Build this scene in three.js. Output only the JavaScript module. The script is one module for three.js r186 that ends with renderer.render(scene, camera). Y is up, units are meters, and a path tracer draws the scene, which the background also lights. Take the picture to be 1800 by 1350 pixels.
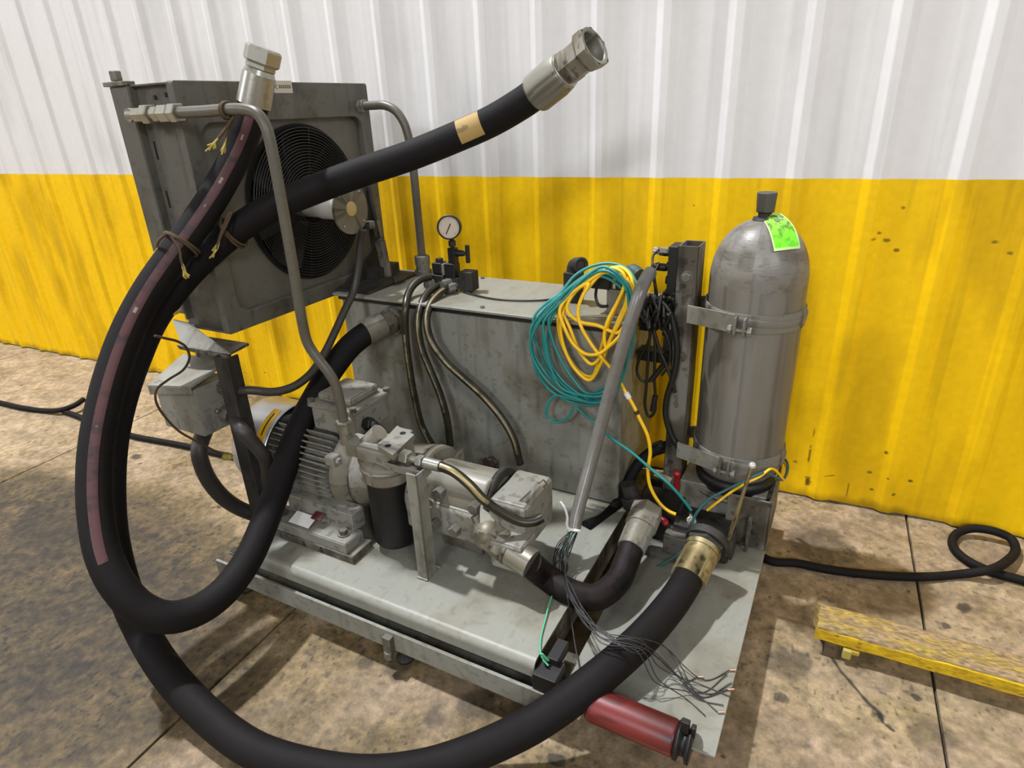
import * as THREE from 'three';
import { RoundedBoxGeometry } from 'three/addons/geometries/RoundedBoxGeometry.js';
import { mergeGeometries } from 'three/addons/utils/BufferGeometryUtils.js';
import { RectAreaLightUniformsLib } from 'three/addons/lights/RectAreaLightUniformsLib.js';

// ------------------------------------------------------------------ camera, light, exposure
const scene = new THREE.Scene();
scene.background = new THREE.Color(0x050505);
const FOC = 1108.26, CAM = new THREE.Vector3(3.9445, 1.459, 2.3814);
const camera = new THREE.PerspectiveCamera(2 * Math.atan(675 / FOC) * 180 / Math.PI, 1800 / 1350, 0.05, 60);
camera.position.copy(CAM);
camera.rotation.set(-0.41254, 0.45435, -0.04276, 'YXZ');
camera.updateMatrixWorld(true);
const renderer = new THREE.WebGLRenderer({ antialias: true });
renderer.toneMapping = THREE.LinearToneMapping;
renderer.toneMappingExposure = 0.445;
renderer.shadowMap.enabled = true;
renderer.shadowMap.type = THREE.PCFSoftShadowMap;
RectAreaLightUniformsLib.init();
// unseen lamp high up for the main shadows, and unseen panels lighting the back wall (position, size, intensity); the lamps themselves are built further down
const UNSEEN_LAMPS = [[-1.0, 11.3, 0.75, 0.4, 9400]];
const UNSEEN_PANELS = [['front wall', 3.4, 5.4, 10.6, 1.7, 84], ['right wall', 9.3, 5.4, 7.0, 1.7, 68], ['left wall', -5.8, 5.4, 6.6, 1.7, 46]];
const LAMP_COLOR = 0xf8faff;

// ------------------------------------------------------------------ machine frame and pixel rays
// The power unit stands turned by 2.7 degrees to the wall; "machine" coordinates run along its skid.
const TURN = 2.7 * Math.PI / 180, CA = Math.cos(TURN), SA = Math.sin(TURN);
const V = (x, y, z) => new THREE.Vector3(x, y, z);
const toL = v => V(v.x * CA + v.z * SA, v.y, -v.x * SA + v.z * CA);
const toW = v => V(v.x * CA - v.z * SA, v.y, v.x * SA + v.z * CA);
const CL = toL(CAM);
function dirW(px, py) { return V((px - 900) / FOC, -(py - 675) / FOC, -1).applyEuler(camera.rotation); }
function dirL(px, py) { return toL(dirW(px, py)); }
const along = (d, t) => CL.clone().addScaledVector(d, t);
const pz = (px, py, z) => { const d = dirL(px, py); return along(d, (z - CL.z) / d.z); };
const pX = (px, py, x) => { const d = dirL(px, py); return along(d, (x - CL.x) / d.x); };
const pY = (px, py, y) => { const d = dirL(px, py); return along(d, (y - CL.y) / d.y); };
const pd = (px, py, t) => along(dirL(px, py).normalize(), t);
const wY = (px, py, y) => { const d = dirW(px, py); return CAM.clone().addScaledVector(d, (y - CAM.y) / d.y); };

// ------------------------------------------------------------------ seeded noise
let seed = 12345;
const rnd = () => { seed = (seed * 1664525 + 1013904223) >>> 0; return seed / 4294967296; };
const rr = (a, b) => a + (b - a) * rnd();
function hash(x, y, s) { let h = (x * 374761393 + y * 668265263 + s * 1442695041) | 0; h = Math.imul(h ^ (h >>> 13), 1274126177); h ^= h >>> 16; return (h >>> 0) / 4294967296; }
function vnoise(x, y, s, per) {
  const xi = Math.floor(x), yi = Math.floor(y), fx = x - xi, fy = y - yi;
  const w = n => per ? ((n % per) + per) % per : n;
  const u = fx * fx * (3 - 2 * fx), v = fy * fy * (3 - 2 * fy);
  const a = hash(w(xi), w(yi), s), b = hash(w(xi + 1), w(yi), s), c = hash(w(xi), w(yi + 1), s), d = hash(w(xi + 1), w(yi + 1), s);
  return a + (b - a) * u + (c - a) * v + (a - b - c + d) * u * v;
}
function fbm(x, y, s, oct, per) { let a = 0, k = 0.5, n = 0; for (let i = 0; i < oct; i++) { a += k * vnoise(x, y, s + i, per); n += k; x *= 2; y *= 2; if (per) per *= 2; k *= 0.5; } return a / n; }
const sm = (a, b, x) => { const t = Math.min(1, Math.max(0, (x - a) / (b - a))); return t * t * (3 - 2 * t); };
function tex(w, h, fn, srgb = true) {
  const d = new Uint8Array(w * h * 4); const o = [0, 0, 0];
  for (let j = 0; j < h; j++) for (let i = 0; i < w; i++) {
    fn(i, j, o); const k = (j * w + i) * 4;
    for (let c = 0; c < 3; c++) d[k + c] = Math.max(0, Math.min(255, o[c])); d[k + 3] = 255;
  }
  const t = new THREE.DataTexture(d, w, h, THREE.RGBAFormat); t.magFilter = THREE.LinearFilter; t.minFilter = THREE.LinearMipmapLinearFilter; t.generateMipmaps = true;
  t.wrapS = t.wrapT = THREE.RepeatWrapping; if (srgb) t.colorSpace = THREE.SRGBColorSpace; t.needsUpdate = true; return t;
}
// tile of grime for painted steel: a light field with darker blotches, speckle and vertical runs; 0.6 m square
const TILE = 0.6;
function grimeTex(s, blotch, speck, run, warm) {
  return tex(512, 512, (i, j, o) => {
    const x = i / 512, y = j / 512;
    const b = fbm(x * 4, y * 4, s, 5, 4), f = fbm(x * 32, y * 32, s + 9, 2, 32), r = fbm(x * 24, y * 3, s + 17, 3, 24);
    let v = 1 - blotch * sm(0.5, 0.75, b) - speck * sm(0.62, 0.8, f) - run * sm(0.55, 0.8, r) + 0.05 * (f - 0.5);
    v = 225 * Math.max(0.25, v);
    o[0] = v; o[1] = v * (1 - warm * 0.35 * sm(0.45, 0.7, b)); o[2] = v * (1 - warm * sm(0.45, 0.7, b));
  });
}
const castTex = grimeTex(141, 0.16, 0.2, 0, 0.1), gTex = grimeTex(3, 0.15, 0.12, 0.10, 0.07), dTex = grimeTex(41, 0.34, 0.26, 0.22, 0.14), cTex = grimeTex(77, 0.10, 0.07, 0.03, 0.06);
const bumpTex = tex(256, 256, (i, j, o) => { const v = 255 * fbm(i / 256 * 32, j / 256 * 32, 5, 4, 32); o[0] = o[1] = o[2] = v; }, false);
for (const t of [castTex, gTex, dTex, cTex, bumpTex]) t.repeat.set(1 / TILE, 1 / TILE);

function mat(color, o = {}) { return new THREE.MeshStandardMaterial({ color, roughness: 0.6, metalness: 0, ...o }); }
function dull(color, o = {}) { return new THREE.MeshPhysicalMaterial({ color, roughness: 0.7, specularIntensity: 0.4, ...o }); }
const M = {
  grey: mat(0x96968c, { map: gTex, roughness: 0.5, bumpMap: bumpTex, bumpScale: 0.0004 }),
  greyTop: mat(0x97978c, { map: cTex, roughness: 0.48 }),
  dirty: mat(0x827f75, { map: dTex, roughness: 0.62, bumpMap: bumpTex, bumpScale: 0.0006 }),
  dark: mat(0x34312c, { map: dTex, roughness: 0.7 }),
  black: mat(0x121110, { roughness: 0.5 }),
  matte: mat(0x0c0b0b, { roughness: 0.9 }),
  cooler: mat(0x64625a, { map: gTex, roughness: 0.5 }),
  coolerIn: mat(0x6b6960, { map: cTex, roughness: 0.5 }),
  rubber: dull(0x151212, { map: cTex, roughness: 0.72, bumpMap: bumpTex, bumpScale: 0.0006 }),
  redRubber: dull(0x231a19, { map: dTex, roughness: 0.62, bumpMap: bumpTex, bumpScale: 0.0006 }),
  stripe: mat(0x52282a, { map: dTex, roughness: 0.55 }),
  zinc: mat(0xb9b8ae, { metalness: 0.75, roughness: 0.34, map: cTex }),
  zincOld: mat(0x9c998d, { metalness: 0.5, roughness: 0.5, map: dTex }),
  brassy: mat(0xb3a578, { metalness: 0.55, roughness: 0.42, map: dTex }),
  chrome: mat(0xe2e2de, { metalness: 1, roughness: 0.18 }),
  silver: mat(0xd8d9d8, { metalness: 0.5, roughness: 0.25 }),
  castG: mat(0x918f85, { map: castTex, roughness: 0.5, bumpMap: bumpTex, bumpScale: 0.0012 }),
  castD: mat(0x706d64, { map: castTex, roughness: 0.58, bumpMap: bumpTex, bumpScale: 0.0012 }),
  tube: mat(0x646055, { map: cTex, roughness: 0.42 }),
  conduit: mat(0x75726c, { map: cTex, roughness: 0.3 }),
  conduitDark: mat(0x3d3936, { map: cTex, roughness: 0.5 }),
  yellowCable: mat(0xf2c21a, { roughness: 0.4 }),
  tealCable: mat(0x1b807c, { roughness: 0.4 }),
  blackCable: mat(0x16140f, { roughness: 0.45 }),
  wire: mat(0x2b2a2a, { roughness: 0.5 }),
  greenWire: mat(0x55b083, { roughness: 0.45 }),
  copper: mat(0xc9a08a, { metalness: 0.6, roughness: 0.4 }),
  rope: mat(0x4a3a26, { roughness: 0.9 }),
  ropeY: mat(0xa8994a, { roughness: 0.9 }),
  red: mat(0x7c2a28, { map: dTex, roughness: 0.4 }),
  redKnob: mat(0x8e1b1f, { roughness: 0.3 }),
  rust: mat(0x4f352a, { map: dTex, roughness: 0.9 }),
  white: mat(0xdedcd6, { roughness: 0.5 }),
  accu: mat(0x88857e, { map: gTex, roughness: 0.42, bumpMap: bumpTex, bumpScale: 0.0004 }),
  yellowSticker: mat(0xf0b80c, { roughness: 0.45 }),
  lens: mat(0xf6f3ea, { roughness: 0.25 }),
};

// ------------------------------------------------------------------ geometry kit (all shapes in machine coordinates)
function fin(g) { const n = g.index ? g.toNonIndexed() : g; for (const k of Object.keys(n.attributes)) if (!['position', 'normal', 'uv'].includes(k)) n.deleteAttribute(k); return n; }
function boxUV(g) {
  const n = fin(g); const p = n.attributes.position, q = n.attributes.normal; const uv = new Float32Array(p.count * 2);
  for (let i = 0; i < p.count; i++) {
    const ax = Math.abs(q.getX(i)), ay = Math.abs(q.getY(i)), az = Math.abs(q.getZ(i));
    if (ay > ax && ay > az) { uv[2 * i] = p.getX(i); uv[2 * i + 1] = p.getZ(i); }
    else if (ax > az) { uv[2 * i] = p.getZ(i); uv[2 * i + 1] = p.getY(i); }
    else { uv[2 * i] = p.getX(i); uv[2 * i + 1] = p.getY(i); }
  }
  n.setAttribute('uv', new THREE.BufferAttribute(uv, 2)); return n;
}
function box(x0, x1, y0, y1, z0, z1, r = 0.002) {
  const w = x1 - x0, h = y1 - y0, d = z1 - z0; r = Math.min(r, 0.45 * Math.min(w, h, d));
  const g = new RoundedBoxGeometry(w, h, d, 2, r); g.translate((x0 + x1) / 2, (y0 + y1) / 2, (z0 + z1) / 2); return boxUV(g);
}
function obox(c, w, h, d, rot = [0, 0, 0], r = 0.002) {   // turned box about its centre
  r = Math.min(r, 0.45 * Math.min(w, h, d));
  const g = new RoundedBoxGeometry(w, h, d, 2, r); g.applyMatrix4(new THREE.Matrix4().makeRotationFromEuler(new THREE.Euler(...rot))); g.translate(c.x, c.y, c.z); return boxUV(g);
}
function orient(g, a, dir) { g.applyQuaternion(new THREE.Quaternion().setFromUnitVectors(V(0, 1, 0), dir.clone().normalize())); g.translate(a.x, a.y, a.z); return g; }
function cyl(a, b, r, seg = 24, r2 = r) {
  const L = a.distanceTo(b); const g = new THREE.CylinderGeometry(r2, r, L, seg); g.translate(0, L / 2, 0);
  return boxUV(orient(g, a, b.clone().sub(a)));
}
// lathe: profile of [radius, distance along axis]
function lathe(a, dir, prof, seg = 32) {
  const g = new THREE.LatheGeometry(prof.map(([r, t]) => new THREE.Vector2(Math.max(r, 1e-5), t)), seg);
  const uv = g.attributes.uv; let len = 0, R = 0; for (const q of prof) { len = Math.max(len, q[1]); R = Math.max(R, q[0]); }
  for (let i = 0; i < uv.count; i++) uv.setXY(i, uv.getX(i) * 6.28 * R, uv.getY(i) * len);
  return fin(orient(g, a, dir));
}
function hex(a, b, r) {    // hexagonal nut with chamfered ends
  const L = a.distanceTo(b), c = Math.min(L * 0.18, r * 0.12); const g = [];
  const pr = [[r * 0.9, 0], [r, c], [r, L - c], [r * 0.9, L]];
  const geo = new THREE.LatheGeometry([new THREE.Vector2(1e-5, 0), ...pr.map(q => new THREE.Vector2(...q)), new THREE.Vector2(1e-5, L)], 6);
  const n = geo.toNonIndexed(); n.computeVertexNormals(); return boxUV(orient(n, a, b.clone().sub(a)));
}
const curveOf = (pts, closed = false) => new THREE.CatmullRomCurve3(pts, closed, 'centripetal');
function tube(pts, r, { seg = 12, div = 0, closed = false } = {}) {
  const c = Array.isArray(pts) ? curveOf(pts, closed) : pts; const L = c.getLength();
  const n = div || Math.max(8, Math.min(400, Math.round(L / Math.max(0.008, r * 0.6))));
  const g = new THREE.TubeGeometry(c, n, r, seg, closed); const uv = g.attributes.uv;
  for (let i = 0; i < uv.count; i++) uv.setXY(i, uv.getX(i) * L, uv.getY(i) * 6.28 * r);
  const list = [fin(g)];
  if (!closed) for (const [t, s] of [[0, -1], [1, 1]]) { const d = new THREE.CircleGeometry(r, seg); d.applyQuaternion(new THREE.Quaternion().setFromUnitVectors(V(0, 0, 1), c.getTangentAt(t).multiplyScalar(s))); const p = c.getPointAt(t); d.translate(p.x, p.y, p.z); list.push(boxUV(d)); }
  return mergeGeometries(list);
}
function prism(pts, vec) {   // flat polygon pushed along vec
  const n = V(0, 0, 0); for (let i = 0; i < pts.length; i++) { const a = pts[i], b = pts[(i + 1) % pts.length]; n.x += (a.y - b.y) * (a.z + b.z); n.y += (a.z - b.z) * (a.x + b.x); n.z += (a.x - b.x) * (a.y + b.y); } n.normalize();
  let P = pts; if (n.dot(vec) > 0) { P = pts.slice().reverse(); n.negate(); }   // front face looks against vec
  const e1 = P[1].clone().sub(P[0]).normalize(), e2 = n.clone().cross(e1);
  const c2 = P.map(q => { const d = q.clone().sub(P[0]); return new THREE.Vector2(d.dot(e1), d.dot(e2)); });
  const tri = THREE.ShapeUtils.triangulateShape(c2, []); const pos = []; const put = (...q) => q.forEach(v => pos.push(v.x, v.y, v.z));
  const Q = P.map(q => q.clone().add(vec));
  for (const [a, b, c] of tri) { put(P[a], P[b], P[c]); put(Q[a], Q[c], Q[b]); }
  for (let i = 0; i < P.length; i++) { const j = (i + 1) % P.length; put(P[i], Q[i], Q[j]); put(P[i], Q[j], P[j]); }
  const g = new THREE.BufferGeometry(); g.setAttribute('position', new THREE.Float32BufferAttribute(pos, 3)); g.computeVertexNormals(); return boxUV(g);
}
function torus(c, n, R, r, seg = 32, ts = 8) { const g = new THREE.TorusGeometry(R, r, ts, seg); g.applyQuaternion(new THREE.Quaternion().setFromUnitVectors(V(0, 0, 1), n.clone().normalize())); g.translate(c.x, c.y, c.z); return boxUV(g); }
function ball(c, r, s = 16) { const g = new THREE.SphereGeometry(r, s, s * 0.75); g.translate(c.x, c.y, c.z); return boxUV(g); }
function shapeX(shape, x0, x1, bev = 0) {   // shape drawn in (z, y) pushed along x from x0 to x1
  const g = new THREE.ExtrudeGeometry(shape, { depth: x1 - x0, bevelEnabled: bev > 0, bevelSize: bev, bevelThickness: bev, bevelSegments: 2, curveSegments: 48 });
  const p = g.attributes.position, q = g.attributes.normal;
  for (let i = 0; i < p.count; i++) { const a = p.getX(i), b = p.getY(i), c = p.getZ(i); p.setXYZ(i, x1 - c, b, a); const u = q.getX(i), v = q.getY(i), w = q.getZ(i); q.setXYZ(i, -w, v, u); }
  return boxUV(g);
}
function rrect(z0, z1, y0, y1, r) { const s = new THREE.Shape(); rpath(s, z0, z1, y0, y1, r); return s; }
function rpath(s, z0, z1, y0, y1, r) { s.moveTo(z0 + r, y0); s.lineTo(z1 - r, y0); s.absarc(z1 - r, y0 + r, r, -Math.PI / 2, 0); s.lineTo(z1, y1 - r); s.absarc(z1 - r, y1 - r, r, 0, Math.PI / 2); s.lineTo(z0 + r, y1); s.absarc(z0 + r, y1 - r, r, Math.PI / 2, Math.PI); s.lineTo(z0, y0 + r); s.absarc(z0 + r, y0 + r, r, Math.PI, 1.5 * Math.PI); }

// ------------------------------------------------------------------ objects, parts, names
const taken = {};
const numbered = n => { taken[n] = (taken[n] || 0) + 1; return taken[n] === 1 ? n : n + '_' + String(taken[n] - 1).padStart(3, '0'); };
const baseOf = new WeakMap();
function thing(name, label, category, base, group) {
  const o = new THREE.Group(); o.name = numbered(name); o.userData = { label, category }; if (group) o.userData.group = group;
  o.position.copy(toW(base)); o.rotation.y = -TURN; baseOf.set(o, base); scene.add(o); return o;
}
function part(parent, name, geos, m, label) {
  let g = Array.isArray(geos) ? mergeGeometries(geos.map(fin)) : fin(geos); g = g.clone(); const b = baseOf.get(parent); g.translate(-b.x, -b.y, -b.z);
  const o = new THREE.Mesh(g, m); o.name = name; o.castShadow = o.receiveShadow = true; if (label) o.userData.label = label; baseOf.set(o, b); parent.add(o); return o;
}
function solo(name, label, category, geos, m, group) {
  let g = Array.isArray(geos) ? mergeGeometries(geos.map(fin)) : fin(geos); g.computeBoundingBox(); const b = g.boundingBox;
  const base = V((b.min.x + b.max.x) / 2, b.min.y, (b.min.z + b.max.z) / 2); g = g.clone(); g.translate(-base.x, -base.y, -base.z);
  const o = new THREE.Mesh(g, m); o.name = numbered(name); o.userData = { label, category }; if (group) o.userData.group = group;
  o.position.copy(toW(base)); o.rotation.y = -TURN; o.castShadow = o.receiveShadow = true; scene.add(o); return o;
}
function structure(name) { const o = new THREE.Group(); o.name = name; o.userData = { kind: 'structure' }; scene.add(o); return o; }
function wmesh(parent, name, g, m) { const o = new THREE.Mesh(g, m); o.name = name; o.castShadow = o.receiveShadow = true; parent.add(o); return o; }

// ------------------------------------------------------------------ the hall: floor slabs, panelled wall, shell
const HW = 1.2075;           // height of the paint line
const XA = -7.0, XB = 10.5, ZF = 11.6, HC = 11.9;
// floor texture: covers x -2..6, z 0..2.6
const FX0 = -2, FX1 = 6, FZ0 = 0, FZ1 = 2.6;
const stainsAndShade = [];
for (let k = 0; k < 240; k++) stainsAndShade.push([rr(-1.5, 5), rr(0, 2.4), rr(0.002, 0.009), rr(0.3, 0.9)]);
for (const [px, py, r, a] of [[1440, 960, 0.09, 0.45], [1480, 965, 0.07, 0.4], [1400, 965, 0.06, 0.4], [1375, 1165, 0.05, 0.5], [1410, 1160, 0.035, 0.5], [238, 803, 0.035, 0.8], [272, 943, 0.025, 0.7], [322, 1033, 0.02, 0.6], [135, 1180, 0.04, 0.5], [110, 930, 0.12, 0.25], [60, 915, 0.14, 0.35], [880, 1290, 0.03, 0.6], [905, 1275, 0.02, 0.7], [760, 1260, 0.05, 0.45], [980, 1335, 0.02, 0.8], [640, 1165, 0.03, 0.6], [705, 1170, 0.04, 0.5], [840, 1230, 0.06, 0.5], [930, 1250, 0.05, 0.5], [1665, 1100, 0.012, 0.8], [1693, 1067, 0.02, 0.8], [1610, 1225, 0.014, 0.8], [1548, 1262, 0.016, 0.8], [1370, 1225, 0.02, 0.6], [1420, 1310, 0.03, 0.4], [1640, 1300, 0.06, 0.35]]) { const p = wY(px, py, 0); stainsAndShade.push([p.x, p.z, r, a]); }  // patches right of the accumulator paint its cast shadow; the others are floor dirt
function stainShadeAt(x, z, list) { let m = 0; for (const [sx, sz, r, a] of list) { const dx = x - sx, dz = z - sz; if (Math.abs(dx) > 2 * r || Math.abs(dz) > 2 * r) continue; const d = Math.hypot(dx, dz) / r + 2.0 * (fbm(x * 0.55 / r + 9, z * 0.55 / r, 8, 4) - 0.5); m = Math.max(m, a * sm(1.1, 0.55, d)); } return m; }
// crack from the yellow beam's block
const crack = [[1455, 1145], [1478, 1180], [1500, 1205], [1525, 1235], [1545, 1252], [1552, 1270], [1570, 1285]].map(q => wY(q[0], q[1], 0));
function slabTex(x0, x1, z0, z1, w, h) {
  const near = stainsAndShade.filter(q => q[0] > x0 - 0.3 && q[0] < x1 + 0.3);
  const grid = {}; for (const q of near) { const R = 2 * q[2]; for (let a = Math.floor((q[0] - R) / 0.1); a <= Math.floor((q[0] + R) / 0.1); a++) for (let b = Math.floor((q[1] - R) / 0.1); b <= Math.floor((q[1] + R) / 0.1); b++) (grid[a + '_' + b] ||= []).push(q); }
  return tex(w, h, (i, j, o) => {
    const x = x0 + (i + 0.5) / w * (x1 - x0), z = z0 + (j + 0.5) / h * (z1 - z0);
    const big = fbm(x * 1.3 + 3, z * 1.3, 21, 4), mid = fbm(x * 6 + 2 * z, z * 7, 31, 4), fine = fbm(x * 55, z * 55, 51, 3), grit = vnoise(x * 240, z * 240, 57), pit = vnoise(x * 95 + 0.5 * vnoise(x * 30, z * 30, 62), z * 70, 61), brush = fbm(x * 4 + z * 16, z * 5 - x * 14, 71, 3);
    let v = 0.95 + 0.30 * (mid - 0.5) + 0.42 * (fine - 0.5) + 0.12 * (grit - 0.5) + 0.26 * (brush - 0.5);
    // trodden dirt: broad patch by the left joint and in front of the unit, thin elsewhere
    const dl = sm(1.15, 0.45, Math.hypot((x - 1.75) / 1.0, (z - 1.75) / 0.8)) + 0.8 * sm(1.0, 0.3, Math.hypot((x - 1.0) / 0.75, (z - 1.25) / 0.5));
    const dirt = sm(0.30, 0.75, 0.9 * big + 0.45 * Math.min(1, dl) + 0.5 * (mid - 0.5) - 0.12); v -= (0.38 + 0.16 * Math.min(1, dl)) * dirt;
    v -= 0.22 * sm(0.76, 0.9, pit) * sm(0.35, 0.6, mid + 0.25 * (big - 0.5));
    const cell = grid[Math.floor(x / 0.1) + '_' + Math.floor(z / 0.1)]; if (cell) v *= 1 - 0.62 * stainShadeAt(x, z, cell);
    if (x > 3.9 && x < 4.4 && z > 0.6 && z < 1.2) { let dk = 1; for (let k = 0; k + 1 < crack.length; k++) { const a = crack[k], b = crack[k + 1]; const ux = b.x - a.x, uz = b.z - a.z, t = Math.max(0, Math.min(1, ((x - a.x) * ux + (z - a.z) * uz) / (ux * ux + uz * uz))); dk = Math.min(dk, Math.hypot(x - a.x - t * ux, z - a.z - t * uz)); } v *= 1 - 0.6 * sm(0.007, 0.001, dk + 0.005 * (fine - 0.5)); }
    v = Math.max(0.1, Math.min(1.24, v));
    o[0] = 205 * v; o[1] = 183 * v * (0.985 + 0.03 * mid) * (1 - 0.05 * dirt); o[2] = 148 * v * (0.93 + 0.14 * brush) * (1 - 0.25 * dirt);
  });
}
const floorBump = tex(1024, 1024, (i, j, o) => { const v = 255 * (0.6 * fbm(i / 1024 * 48, j / 1024 * 48, 15, 4, 48) + 0.4 * fbm(i / 1024 * 200, j / 1024 * 200, 16, 2, 200)); o[0] = o[1] = o[2] = v; }, false);
floorBump.repeat.set(1, 1);
M.jointFill = mat(0x2a2520, { roughness: 0.95 });
const floor = structure('floor');
{
  const g = new THREE.BoxGeometry(XB - XA, 0.2, ZF + 0.3); g.translate((XA + XB) / 2, -0.116, (ZF - 0.3) / 2); wmesh(floor, 'slab_bed', g, M.jointFill);
  const xs = [XA]; for (let x = 4.40 - 1.815 * 6; x < XB; x += 1.815) if (x > XA + 0.2) xs.push(x); xs.push(XB);
  const zs = [-0.3, 2.75, 5.8, 8.85, ZF]; const mats = {};
  const slabMat = (xa, xb, za, zb) => {   // slabs in view get their own print, the others share one
    const own = za < 0 && xb > -1.1 && xa < 4.5; const key = own ? xa.toFixed(2) : 'far'; if (mats[key]) return mats[key];
    const big = own && xb > 2 && xa < 4; const t = own ? slabTex(xa, xb, za, zb, big ? 900 : 620, big ? 1400 : 900) : slabTex(6, 7.8, 0, 3, 400, 600);
    const b = floorBump.clone(); b.repeat.set(1.8, 3); b.needsUpdate = true;
    return mats[key] = mat(0xb4b0ab, { map: t, roughness: 0.72, bumpMap: b, bumpScale: 0.0016 });
  };
  for (let a = 0; a + 1 < xs.length; a++) for (let b = 0; b + 1 < zs.length; b++) {
    const gap = 0.0035; const x0 = xs[a] + gap, x1 = xs[a + 1] - gap, z0 = zs[b] + gap, z1 = zs[b + 1] - gap;
    const s = fin(new RoundedBoxGeometry(x1 - x0, 0.1, z1 - z0, 1, 0.003)); s.translate((x0 + x1) / 2, -0.05, (z0 + z1) / 2);
    const p = s.attributes.position, uv = s.attributes.uv; for (let i = 0; i < p.count; i++) uv.setXY(i, (p.getX(i) - xs[a]) / (xs[a + 1] - xs[a]), (p.getZ(i) - zs[b]) / (zs[b + 1] - zs[b]));
    wmesh(floor, 'concrete_slab', s, slabMat(xs[a], xs[a + 1], zs[b], zs[b + 1]));
  }
}
// wall panels: trapezoid ribs every 9 inches, two shallow pencil ribs between
const PITCH = 0.2286, RIB = [];
function profile(x0, x1) {      // list of [x, z] along the wall face
  const out = []; const k0 = Math.floor(x0 / PITCH) - 1, k1 = Math.ceil(x1 / PITCH) + 1;
  for (let k = k0; k <= k1; k++) {
    const c = k * PITCH - 0.018; const q = [[-0.040, 0], [-0.036, 0.0012], [-0.016, 0.0138], [-0.012, 0.015], [0.012, 0.015], [0.016, 0.0138], [0.036, 0.0012], [0.040, 0]];
    for (const [a, z] of q) out.push([c + a, z]);
    for (const m of [0.083, 0.146]) for (const [a, z] of [[-0.014, 0], [-0.004, 0.0005], [0.004, 0.0005], [0.014, 0]]) out.push([c + m + a, z]);
  }
  return out.filter(q => q[0] > x0 && q[0] < x1);
}
function panelGeo(x0, x1, y0, y1, ny) {
  const pr = [[x0, 0], ...profile(x0, x1), [x1, 0]]; const pos = [], nor = [], uv = [], idx = [];
  for (let k = 0; k + 1 < pr.length; k++) {
    const [xa, za] = pr[k], [xb, zb] = pr[k + 1]; const l = Math.hypot(xb - xa, zb - za), nx = -(zb - za) / l, nz = (xb - xa) / l;
    const o = pos.length / 3;
    for (const [x, z, y] of [[xa, za, y0], [xb, zb, y0], [xb, zb, y1], [xa, za, y1]]) { pos.push(x, y, z); nor.push(nx, 0, nz); uv.push(x, y); }
    idx.push(o, o + 1, o + 2, o, o + 2, o + 3);
  }
  const g = new THREE.BufferGeometry(); g.setAttribute('position', new THREE.Float32BufferAttribute(pos, 3)); g.setAttribute('normal', new THREE.Float32BufferAttribute(nor, 3)); g.setAttribute('uv', new THREE.Float32BufferAttribute(uv, 2)); g.setIndex(idx); return g;
}
const WX0 = -2, WX1 = 6;
const scuffs = []; const wallHit = (px, py) => { const d = dirW(px, py), t = -CAM.z / d.z; return CAM.clone().addScaledVector(d, t); };
for (const [px, py, rx, ry, a] of [[1420, 845, 0.012, 0.022, 0.75], [1423, 800, 0.004, 0.05, 0.6], [1431, 760, 0.004, 0.02, 0.5], [1490, 860, 0.003, 0.03, 0.55], [1557, 795, 0.007, 0.006, 0.7], [1528, 830, 0.008, 0.006, 0.6], [1560, 838, 0.006, 0.005, 0.6], [1600, 845, 0.009, 0.006, 0.7], [1532, 860, 0.006, 0.005, 0.6], [1545, 410, 0.006, 0.005, 0.55], [1535, 420, 0.008, 0.006, 0.5], [1558, 422, 0.012, 0.006, 0.55], [1575, 440, 0.01, 0.006, 0.6], [1588, 365, 0.006, 0.005, 0.5], [1748, 425, 0.01, 0.006, 0.5], [1775, 445, 0.008, 0.006, 0.5], [1220, 361, 0.005, 0.004, 0.6], [1215, 745, 0.004, 0.004, 0.5], [430, 655, 0.006, 0.004, 0.4], [466, 655, 0.008, 0.004, 0.4], [445, 668, 0.003, 0.014, 0.4], [1398, 812, 0.01, 0.008, 0.4], [1460, 835, 0.02, 0.005, 0.35], [1570, 866, 0.006, 0.006, 0.6]]) { const p = wallHit(px, py); scuffs.push([p.x, p.y, rx, ry, a]); }
const yW = 2048, yH = 512;
const yellowTex = tex(yW, yH, (i, j, o) => {
  const x = WX0 + (i + 0.5) / yW * (WX1 - WX0), y = (j + 0.5) / yH * 1.25; const n = fbm(x * 6, y * 2, 91, 4), f = fbm(x * 60, y * 60, 95, 2), run = fbm(x * 40, y * 1.6, 99, 3);
  let v = 1 - 0.10 * sm(0.5, 0.75, n) - 0.06 * sm(0.6, 0.8, run) + 0.05 * (f - 0.5);
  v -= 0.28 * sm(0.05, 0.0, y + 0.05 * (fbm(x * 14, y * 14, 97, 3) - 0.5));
  let s = 0; for (const [sx, sy, rx, ry, a] of scuffs) { const dx = (x - sx) / rx, dy = (y - sy) / ry; if (dx * dx + dy * dy < 4) s = Math.max(s, a * sm(1.2, 0.5, Math.sqrt(dx * dx + dy * dy) + 0.9 * (fbm(x * 120, y * 120, 98, 2) - 0.5))); }
  v *= 1 - 0.75 * s; o[0] = 246 * v; o[1] = 203 * v * (1 - 0.04 * n); o[2] = 8 * v + 30 * s;
});
const whiteTex = tex(1024, 512, (i, j, o) => { const x = i / 1024 * 8, y = j / 512 * 4; const n = fbm(x * 3, y * 1.5, 111, 4), r = fbm(x * 22, y * 0.9, 115, 3), f = fbm(x * 50, y * 50, 117, 2); const v = 1 - 0.06 * sm(0.5, 0.8, n) - 0.05 * sm(0.58, 0.8, r) + 0.02 * (f - 0.5); o[0] = 226 * v; o[1] = 225 * v; o[2] = 224 * v; });
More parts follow.
